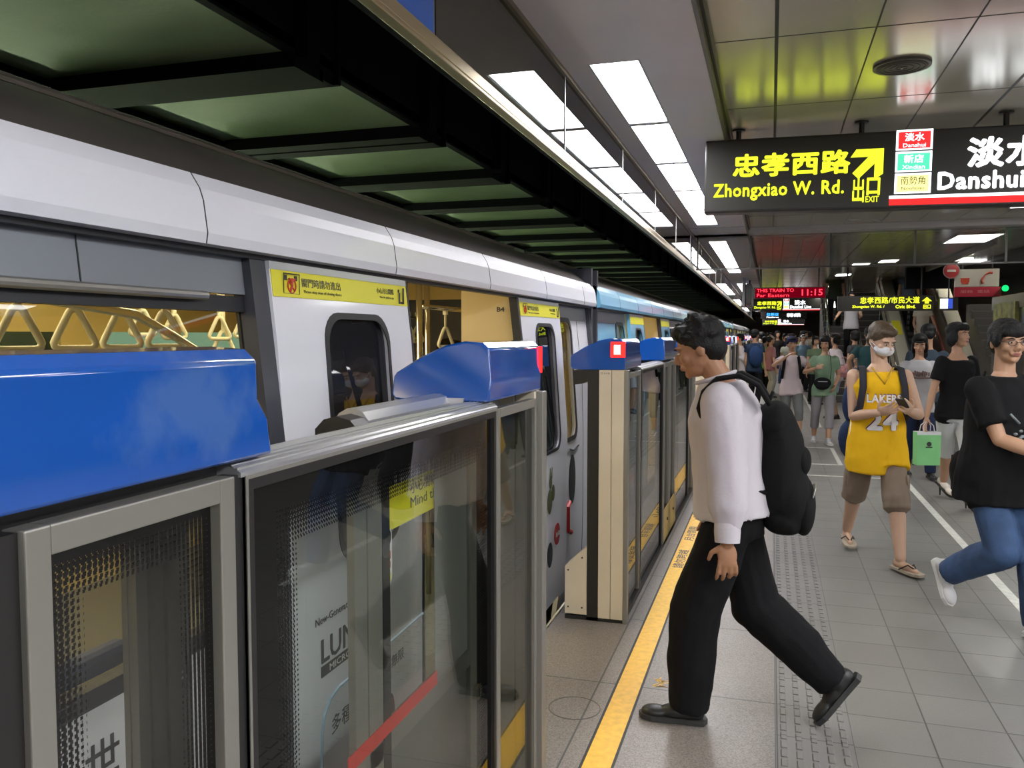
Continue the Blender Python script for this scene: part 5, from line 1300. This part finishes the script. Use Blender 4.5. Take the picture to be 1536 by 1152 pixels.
def wrap(mb, tt, dx, base, m, name='lettering', flat=.02):
    """lettering bent round the chest ellipse"""
    a, b_ = .17, .135 + base
    vs = []
    for x_, y_, z_ in mb.v:
        X_ = x_ + dx; d_ = b_ * sqrt(max(0.05, 1 - (X_ / (a + .03)) ** 2)); vs.append((X_, -d_ + y_, z_))
    mb.v = vs
    return obj(name, mb.xf(Matrix.Translation(J['tor'](tt)) @ Matrix.Rotation(.12, 4, 'Z')), m, T)
LW = mat('jersey_white', (.82, .80, .78), .7); LP = mat('jersey_purple', (.10, .03, .13), .7)
for (m_, off, e) in ((LP, .0, .028), (LW, .0025, .010)):
    wrap(text_mesh('24', w=.20 + e * .6, h=.125 + e * .6, bold=.035 + e * .9, depth=.004), .035, -.10 - e * .3, .018 + off, m_)
    wrap(text_mesh('LAKERS', w=.225 + e * .3, h=.055 + e * .3, bold=.03 + e * .6, depth=.004), .228, -.108, .012 + off, m_)
vn = MB().tube([J['tor'](.47, -.07) + Rj @ V3(0, -.075, 0), J['tor'](.36, 0) + Rj @ V3(0, -.150, 0), J['tor'](.47, .07) + Rj @ V3(0, -.075, 0)], .007, 6)
obj('v_neck_trim', vn, mat('jersey_trim', (.55, .33, .02), .7), T, smooth='all')
for q in (1, -1):
    obj('side_stripe', MB().tube([J['tor'](-.26, q * .178) + Rj @ V3(0, 0, 0), J['tor'](-.1, q * .190), J['tor'](.08, q * .176)], [(.03, .008)] * 3, 8), LW, T, smooth='all')
obj('jersey_badge', MB().box(J['tor'](-.2).x + .06, J['tor'](-.2).x + .13, J['tor'](-.2).y - .158, J['tor'](-.2).y - .150, .705, .74), mat('badge_grey', (.35, .36, .4), .5), T)
for q in (0, 1):
    k = J['hips'][q].lerp(J['knees'][q], .75); obj('cargo_pocket', bake(MB().ell((k.x + (.075 if q == 0 else -.075), k.y - .01, k.z), (.02, .055, .075), 14, 10), .008, 2), KHK, T, smooth='all')
t = thing('smartphone', 'dark smartphone held by the person in the yellow jersey', 'phone', (.86, 6.02, 1.13))
obj('phone_body', MB().box(-.03, .03, -.055, .055, -.006, .006).xf(Matrix.Translation((.835, 6.03, 1.15)) @ Matrix.Rotation(-.5, 4, 'Z') @ Matrix.Rotation(-.6, 4, 'X')), M_sbox, t, bevel=.004)
obj('phone_screen', MB().box(-.026, .026, -.048, .048, .0062, .007).xf(Matrix.Translation((.835, 6.03, 1.15)) @ Matrix.Rotation(-.5, 4, 'Z') @ Matrix.Rotation(-.6, 4, 'X')), emis('phone_glow', (.5, .6, .7), .5), t)
t = thing('backpack', 'dark navy backpack on the back of the person in the yellow jersey', 'bag', (.6, 6.6, 1.0))
obj('bag_body', bake(MB().ell((.66, 6.63, 1.10), (.15, .11, .22), 18, 12).ell((.63, 6.64, .83), (.14, .11, .18), 18, 12), .010, 3, wr=.005), NAVY, t, smooth='all')
for q in (1, -1):
    c = [J['tor'](.30, q * .10) + Rj @ V3(0, .13, 0), J['tor'](.455, q * .115) + Rj @ V3(0, .03, .02), J['tor'](.44, q * .125) + Rj @ V3(0, -.055, .025), J['tor'](.34, q * .135) + Rj @ V3(0, -.135, 0), J['tor'](.2, q * .150) + Rj @ V3(0, -.125, 0), J['tor'](.10, q * .175) + Rj @ V3(0, -.04, 0)]
    obj('shoulder_strap', MB().tube(c, [(.024, .007)] * 6, 8), cloth('strap_grey', (.035, .035, .045)), t, smooth='all')

# ---- man with glasses
J = person('person with glasses in a black t-shirt and blue jeans walking at the right edge', 1.195, 5.12, rz=.70, h=1.70, lean=.04, pz=.90, fat=.045, w=1.08, vox=.008,
    feet=[(1.36, 4.92, .09, 0, 0), (1.0, 5.26, .26, 1.15, 0)], hands=[(1.55, 4.92, .98), (1.36, 4.78, .985)], poles=[(.6, .8, 0), (-.5, .7, -.5)], head=(-.42, .06), nod=.1,
    skin=SKIN, hairs='bowl', top='tee', topm=BLK, sleeve=.72, hem=-.20, puff=.014, bottom='jeans', botm=JEAN, wide=.018, shoe=mat('sneaker_white', (.66, .66, .66), .5), shoes='sneaker', glasses=True, wr=.007, seed=12,
    handdir=[None, ((.8, -.3, .0), (0, .3, -1))])
T = J['thing']; R_ = J['L2W'].to_3x3()
gp_ = MB()
c0 = J['tor'](.22) 
for i in range(26):
    a = i * .55; r = .012 + i * .0028
    p = c0 + R_ @ V3(-.10 + r * cos(a) * 1.1, 0, -.06 + r * sin(a) * .9); d_ = .135 + .045 * .8 + .042
    q = (p - c0); fwd_ = R_ @ V3(0, -1, 0); p2 = p + fwd_ * (d_ - .35 * abs(r * cos(a)))
    gp_.ell(p2, (.010, .006, .008), 8, 6)
gp_.tube([c0 + R_ @ V3(-.15, -.165, .07), c0 + R_ @ V3(-.10, -.18, .02)], .006, 6)
obj('shirt_print', gp_, mat('print_grey', (.22, .26, .27), .7), T, smooth='all')
t = thing('shoulder_bag', 'black bag hanging behind the hip of the man with glasses', 'bag', (1.0, 5.3, .75))
obj('bag_body', bake(MB().ell((1.06, 5.33, .82), (.06, .09, .12), 18, 12).box(1.02, 1.12, 5.28, 5.40, .70, .90), .01, 3, wr=.006), cloth('pack_black', (.007, .007, .0075)), t, smooth='all')
obj('strap', MB().tube([(1.07, 5.33, .92), (1.10, 5.27, 1.15), (1.14, 5.22, 1.40)], [(.018, .005)] * 3, 8), cloth('pack_black', (.007, .007, .0075)), t, smooth='all')

# ---- woman in black with the green bag
J = person('person with shoulder-length black hair in a black top and white cropped trousers', 1.665, 8.75, rz=.45, h=1.69, z=0, lean=.03, pz=.945, vox=.010, female=True,
    feet=[(1.76, 8.45, .13, .45, .0), (1.66, 9.12, .13, .45, 0)], hands=[None, (1.40, 8.62, .80)], poles=[None, (-.4, .9, 0)], head=(.25, -.05), skin=SKIN, hairs='bob', top='tee', topm=BLK, sleeve=.62,
    hem=-.12, neck='wide', botm=cloth('white_cotton', (.62, .62, .62)), botlen=.62, shoe=mat('cream_shoe', (.62, .56, .48), .4), shoes='heels', seed=15)
t = thing('paper_bag', 'light green paper shopping bag carried by the woman in black', 'bag', (1.40, 8.60, .5))
GB = mat('green_paper', (.22, .58, .22), .6, nscale=5, namt=.08)
g_ = MB(); g_.add([(-.105, -.05, 0), (.105, -.05, 0), (.105, .05, 0), (-.105, .05, 0), (-.11, -.045, .31), (.11, -.045, .31), (.11, .045, .31), (-.11, .045, .31)], [(3, 2, 1, 0), (0, 1, 5, 4), (1, 2, 6, 5), (2, 3, 7, 6), (3, 0, 4, 7), (4, 5, 6, 7)])
MBG = Matrix.Translation((1.41, 8.60, .385)) @ Matrix.Rotation(.25, 4, 'Z')
obj('bag_body', g_.xf(MBG), GB, t)
obj('white_rim', MB().box(-.108, .108, -.049, .049, .285, .312).xf(MBG), mat('white_paper', (.72, .74, .74), .6), t)
hd_ = MB()
for yy in (-.05, .05): hd_.tube([V3(-.05, yy, .30), V3(-.045, yy * .6, .37), V3(-.015, yy * .2, .405), V3(.015, yy * .2, .405), V3(.045, yy * .6, .37), V3(.05, yy, .30)], .004, 6)
obj('handles', hd_.xf(MBG), mat('white_cord', (.7, .7, .7), .6), t, smooth='all')
pr = MB().cyl((0, -.052, .20), .022, .002, 'y', 16).box(-.03, .03, -.0525, -.050, .165, .175)
obj('printed_mark', pr.xf(MBG), M_ink, t)

# ---- middle distance people
def quick(label, x, y, rz, **k):
    k.setdefault('vox', .011); k.setdefault('detail', y < 14.5); k.setdefault('shoe', LEA); k.setdefault('seed', int(x * 37 + y * 11) % 50); k.setdefault('wr', .005)
    return person(label, x, y, rz, **k)
CY = cloth('light_grey_tee', (.42, .42, .43)); CP = cloth('pale_pink', (.60, .50, .52)); CG = cloth('soft_green', (.22, .33, .22)); CT = cloth('teal', (.035, .09, .10))
J = quick('person in a light grey printed tee and dark jeans behind the yellow jersey', 1.60, 10.4, .1, h=1.60, female=True, hairs='long', topm=CY, bottom='jeans', botm=cloth('dark_denim', (.02, .03, .07)), head=(-.3, .25), sleeve=.5,
    feet=[(1.72, 10.2, .085), (1.52, 10.6, .09, .2)], hands=[(1.75, 10.15, 1.0), (1.42, 10.2, .88)], cap=cloth('black_cap', (.015, .015, .016)))
pm_ = MB()
for i in range(9): pm_.box(1.515 + i * .020, 1.527 + i * .020, 10.4 - .162, 10.4 - .150, 1.135 + (i * 5 % 3) * .008, 1.185 + (i * 7 % 4) * .006)
pm_.box(1.50, 1.70, 10.4 - .160, 10.4 - .150, 1.115, 1.128)
obj('shirt_print', pm_, mat('red_faded', (.16, .07, .06), .7), J['thing'])
quick('person with back turned in a dark navy shirt behind the woman in black', 1.83, 11.3, 2.9, h=1.72, topm=cloth('navy_shirt', (.035, .05, .07)), botm=BLK, sleeve=.7, head=(.2, .3), fat=.02)
J = quick('person in a navy cap, pale pink top and grey cropped trousers touching the face', .30, 13.3, .05, h=1.57, female=True, topm=CP, botm=GREY, botlen=.68, cap=cloth('navy_cap', (.03, .03, .10)), shoe=mat('grey_sneaker', (.3, .3, .32), .6), shoes='sneaker', sleeve=.45,
    feet=[(.42, 13.15, .085, 0, .1), (.24, 13.45, .09, .15)], hands=[(.56, 13.05, 1.13), (.22, 13.02, 1.28)], poles=[(.6, .5, -.6), (-.8, .2, -.6)], head=(.1, .1))
t = thing('backpack', 'dark backpack worn by the person in the navy cap', 'bag', (.33, 13.5, 1.0))
obj('bag_body', bake(MB().ell((.33, 13.50, 1.05), (.14, .10, .21), 16, 10), .012, 2), BLK, t, smooth='all')
for q in (1, -1): obj('shoulder_strap', MB().tube([J['tor'](.3, q * .09) + V3(0, .12, 0), J['tor'](.46, q * .10) + V3(0, .03, .01), J['tor'](.43, q * .105) + V3(0, -.10, .01), J['tor'](.3, q * .125) + V3(0, -.15, 0), J['tor'](.1, q * .15) + V3(0, -.09, 0)], [(.022, .007)] * 5, 8), BLK, t, smooth='all')
J = quick('person in a green polo shirt and grey trousers wearing a black waist bag', .76, 13.15, -.05, h=1.58, female=True, hairs='bob', topm=CG, botm=cloth('mauve_grey', (.28, .26, .28)), botlen=.80, shoe=mat('white_sneaker2', (.55, .55, .57), .6), shoes='sneaker', sleeve=.55,
    feet=[(.82, 12.95, .085, 0, .2), (.64, 13.35, .09, .15)], hands=[(.90, 13.05, .86), (.62, 12.85, 1.12)], poles=[None, (-.8, .3, -.6)], head=(-.2, .2))
t = thing('waist_bag', 'black waist bag with a shoulder strap on the person in the green polo shirt', 'bag', (.73, 12.95, .88))
obj('bag_body', bake(MB().ell((.725, 12.985, .90), (.125, .06, .085), 18, 12).ell((.725, 12.965, .86), (.10, .05, .06), 18, 12), .010, 2), BLK, t, smooth='all')
obj('strap', MB().tube([(.83, 13.0, .94), (.845, 13.0, 1.1), (.83, 13.01, 1.27), (.81, 13.08, 1.38)], [(.014, .004)] * 4, 8), BLK, t, smooth='all')
obj('zip', MB().box(.66, .79, 12.915, 12.922, .92, .927), M_alu, t)
J = quick('person in a pale blouse and short light trousers turned left with a pink bag', 1.18, 17.1, -1.2, h=1.62, female=True, hairs='bob', topm=cloth('blush_blouse', (.55, .48, .50)), bottom='shorts', botm=cloth('pale_blue_shorts', (.36, .40, .48)), botlen=.42, sleeve=1.5,
    hands=[(1.06, 16.85, 1.05), None], head=(-.2, 0))
t = thing('handbag', 'large pink patterned handbag on the arm of the person in the pale blouse', 'bag', (1.32, 16.85, .95))
obj('bag_body', bake(MB().ell((1.33, 16.86, .93), (.17, .08, .13), 18, 12), .012, 2, wr=.006), mat('pink_pattern', (.62, .30, .30), .7, nscale=20, namt=.35), t, smooth='all')
obj('handles', MB().tube([(1.24, 16.86, 1.02), (1.25, 16.86, 1.15), (1.31, 16.86, 1.19), (1.38, 16.86, 1.15), (1.40, 16.86, 1.02)], .010, 8), mat('pink_strap', (.5, .25, .25), .6), t, smooth='all')
quick('person seen from behind in a dark teal shirt left of the yellow jersey', 1.55, 15.0, 2.8, h=1.72, topm=CT, botm=cloth('slate', (.06, .06, .075)), sleeve=.6, head=(.4, .2), hands=[(1.28, 14.95, .95), None], fat=.02)
quick('child in a white cap standing beside the pink handbag', 1.50, 16.4, -.5, h=1.22, topm=cloth('child_grey', (.14, .15, .18)), botm=BLK, cap=cloth('white_cap', (.6, .6, .6)))
# on the stairs and escalator
quick('person in a white shirt coming down the stairs with one arm out to the handrail', 1.92, 22.78, .1, z=.99, h=1.70, topm=WHT, botm=BLK, sleeve=.6, hands=[(2.1, 22.4, 2.05), (1.50, 22.3, 1.98)], poles=[None, (-.5, .5, -.6)], hairs='bob')
quick('person in dark clothes higher up the stairs behind the white shirt', 1.62, 24.3, 0.0, z=1.815, h=1.66, topm=cloth('olive_dark', (.05, .06, .04)), botm=BLK, hairs='bob')
quick('person in a cream top and dark cap riding down the escalator', 3.44, 22.0, -.15, z=.90, h=1.60, female=True, topm=cloth('cream', (.55, .50, .42)), botm=cloth('pale_olive', (.30, .31, .24)), cap=cloth('navy_cap', (.03, .03, .10)), hands=[(3.72, 21.8, 1.7), (3.25, 21.8, 1.75)])
quick('person in a blue grey shirt higher up the escalator', 3.30, 23.3, .1, z=1.67, h=1.7, topm=cloth('bluegrey', (.14, .17, .24)), botm=BLK)
# people queueing beside the gates
quick('person in a white shirt and brown trousers waiting at the gate', -.72, 21.3, -1.3, h=1.62, topm=WHT, botm=cloth('brown_print', (.16, .10, .07)), sleeve=1.3, hands=[(-.85, 21.1, 1.1), None])
quick('person from behind in black trousers with a navy backpack at the gate', -.36, 19.6, 2.6, h=1.72, topm=cloth('dark_navy2', (.02, .035, .07)), botm=BLK, sleeve=.5)
t = thing('backpack', 'navy blue backpack on the person in black trousers at the gate', 'bag', (-.33, 19.4, 1.1))
obj('bag_body', bake(MB().ell((-.32, 19.42, 1.12), (.16, .11, .24), 16, 10), .014, 2), cloth('pack_navy', (.02, .045, .12)), t, smooth='all')
quick('person in a beige hat and pink checked shirt with pale trousers in the queue', -.02, 22.4, 2.0, h=1.58, topm=cloth('pink_check', (.34, .16, .17)), botm=cloth('stone', (.36, .35, .31)), sleeve=.8, cap=cloth('beige_hat', (.50, .44, .34)))
quick('person in a bright green top in the queue', -.16, 23.8, 2.4, h=1.55, topm=cloth('lime', (.18, .62, .08)), botm=BLK)
quick('person in dark clothes waiting behind the navy backpack', -.25, 25.5, 2.8, h=1.66, topm=BLK, botm=BLK)
quick('person in a pale blue shirt and white cap among the crowd', .86, 25.0, .2, h=1.60, topm=cloth('sky_shirt', (.20, .32, .42)), botm=cloth('dark_slacks', (.03, .03, .035)), cap=cloth('white_cap', (.6, .6, .6)))
quick('person in a loose white shirt seen from the side in the crowd', .92, 26.5, 1.2, h=1.72, topm=WHT, botm=BLK, sleeve=1.4)
quick('person in a white shirt with a dark tie-like strap in the crowd', 1.55, 27.5, -.4, h=1.70, topm=WHT, botm=cloth('grey_trs', (.10, .10, .11)), sleeve=.6)
quick('person in an olive shirt left of the pink handbag', .98, 20.6, .3, h=1.56, topm=cloth('olive_green', (.12, .17, .10)), botm=BLK, female=True, hairs='bob')
crowd = [(.45, 24.5, 'a straw hat and white top', (.6, .58, .52), 'beige_hat'), (.62, 28.5, 'an orange brown top', (.4, .2, .1), None), (.2, 29.0, 'a black top and short hair', (.02, .02, .02), None), (1.9, 29.5, 'a mauve top', (.25, .17, .22), None),
         (-.3, 30.0, 'a grey shirt', (.2, .2, .2), None), (1.0, 31.0, 'a pale pink shirt with a pale hat', (.55, .4, .4), 'beige_hat'), (.5, 33.0, 'a navy shirt', (.03, .04, .1), None), (1.4, 34.0, 'a cream shirt', (.5, .45, .36), None),
         (2.3, 31.5, 'a white shirt and white hat', (.6, .6, .6), 'white_cap'), (0.0, 35.0, 'a red brown shirt', (.25, .07, .05), None), (.8, 36.5, 'a light blue shirt', (.25, .35, .5), None), (2.0, 36.0, 'a charcoal shirt', (.05, .05, .06), None),
         (-.4, 38.0, 'a white tee', (.6, .6, .6), None), (1.3, 41.0, 'a yellow green shirt', (.3, .34, .1), None), (.3, 42.0, 'a dim purple shirt', (.12, .06, .14), None), (2.6, 28.5, 'a brown shirt', (.2, .13, .09), None),
         (.1, 46.0, 'a pale green shirt', (.3, .4, .3), None), (1.8, 45.0, 'a pale grey shirt', (.4, .4, .4), None), (-.45, 27.5, 'a black backpack and white tee', (.6, .6, .62), None), (1.75, 24.2 - 4.6, 'a dark grey tee', (.06, .06, .065), None)]
crowd += [(.65, 48, 'a rust coloured top', (.3, .12, .06), None), (1.25, 50, 'a blue grey shirt', (.14, .18, .26), None), (-.2, 52, 'a beige shirt', (.4, .34, .25), None), (2.2, 49, 'a dark green shirt', (.04, .09, .05), None), (.2, 55, 'a pale lilac shirt', (.4, .36, .45), None),
          (1.6, 56, 'a dark brown shirt', (.08, .05, .03), None), (.9, 59, 'a faded orange shirt', (.42, .25, .12), None), (2.9, 54, 'a dusty blue shirt', (.16, .22, .32), None), (3.2, 44, 'a sand coloured shirt', (.36, .31, .22), None), (-.45, 60, 'an off white shirt', (.55, .53, .48), None)]
hats = {'beige_hat': cloth('beige_hat', (.50, .44, .34)), 'white_cap': cloth('white_cap', (.6, .6, .6))}
for i, (x, y, d, c, hat) in enumerate(crowd):
    quick('distant person in %s within the crowd' % d, x, y, (i * 1.7) % 6.28 - 3.14, h=1.55 + (i * 7 % 5) * .045, topm=cloth('crowd_%d' % i, c), botm=[BLK, GREY, JEAN, KHK][i % 4], cap=hats.get(hat), female=i % 2 == 0, hairs=['short', 'bob', 'long'][i % 3], vox=.016)
# passengers inside the carriage
quick('passenger with black hair and dark clothes standing inside the open train doorway', -2.95, 6.0 - .1, -1.2, h=1.76, z=-.02, topm=cloth('grey_shirt_p', (.12, .12, .12)), botm=BLK, skin=SKIN)
quick('passenger in a red and black top standing farther inside the train', -2.35, 5.95, 1.4, h=1.58, z=-.02, topm=cloth('red_top', (.35, .05, .03)), botm=BLK)
quick('passenger seen through the windows of the sky blue carriage', -2.2, 9.4, 1.3, h=1.72, z=-.02, topm=cloth('grey_shirt_p', (.12, .12, .12)), botm=BLK)
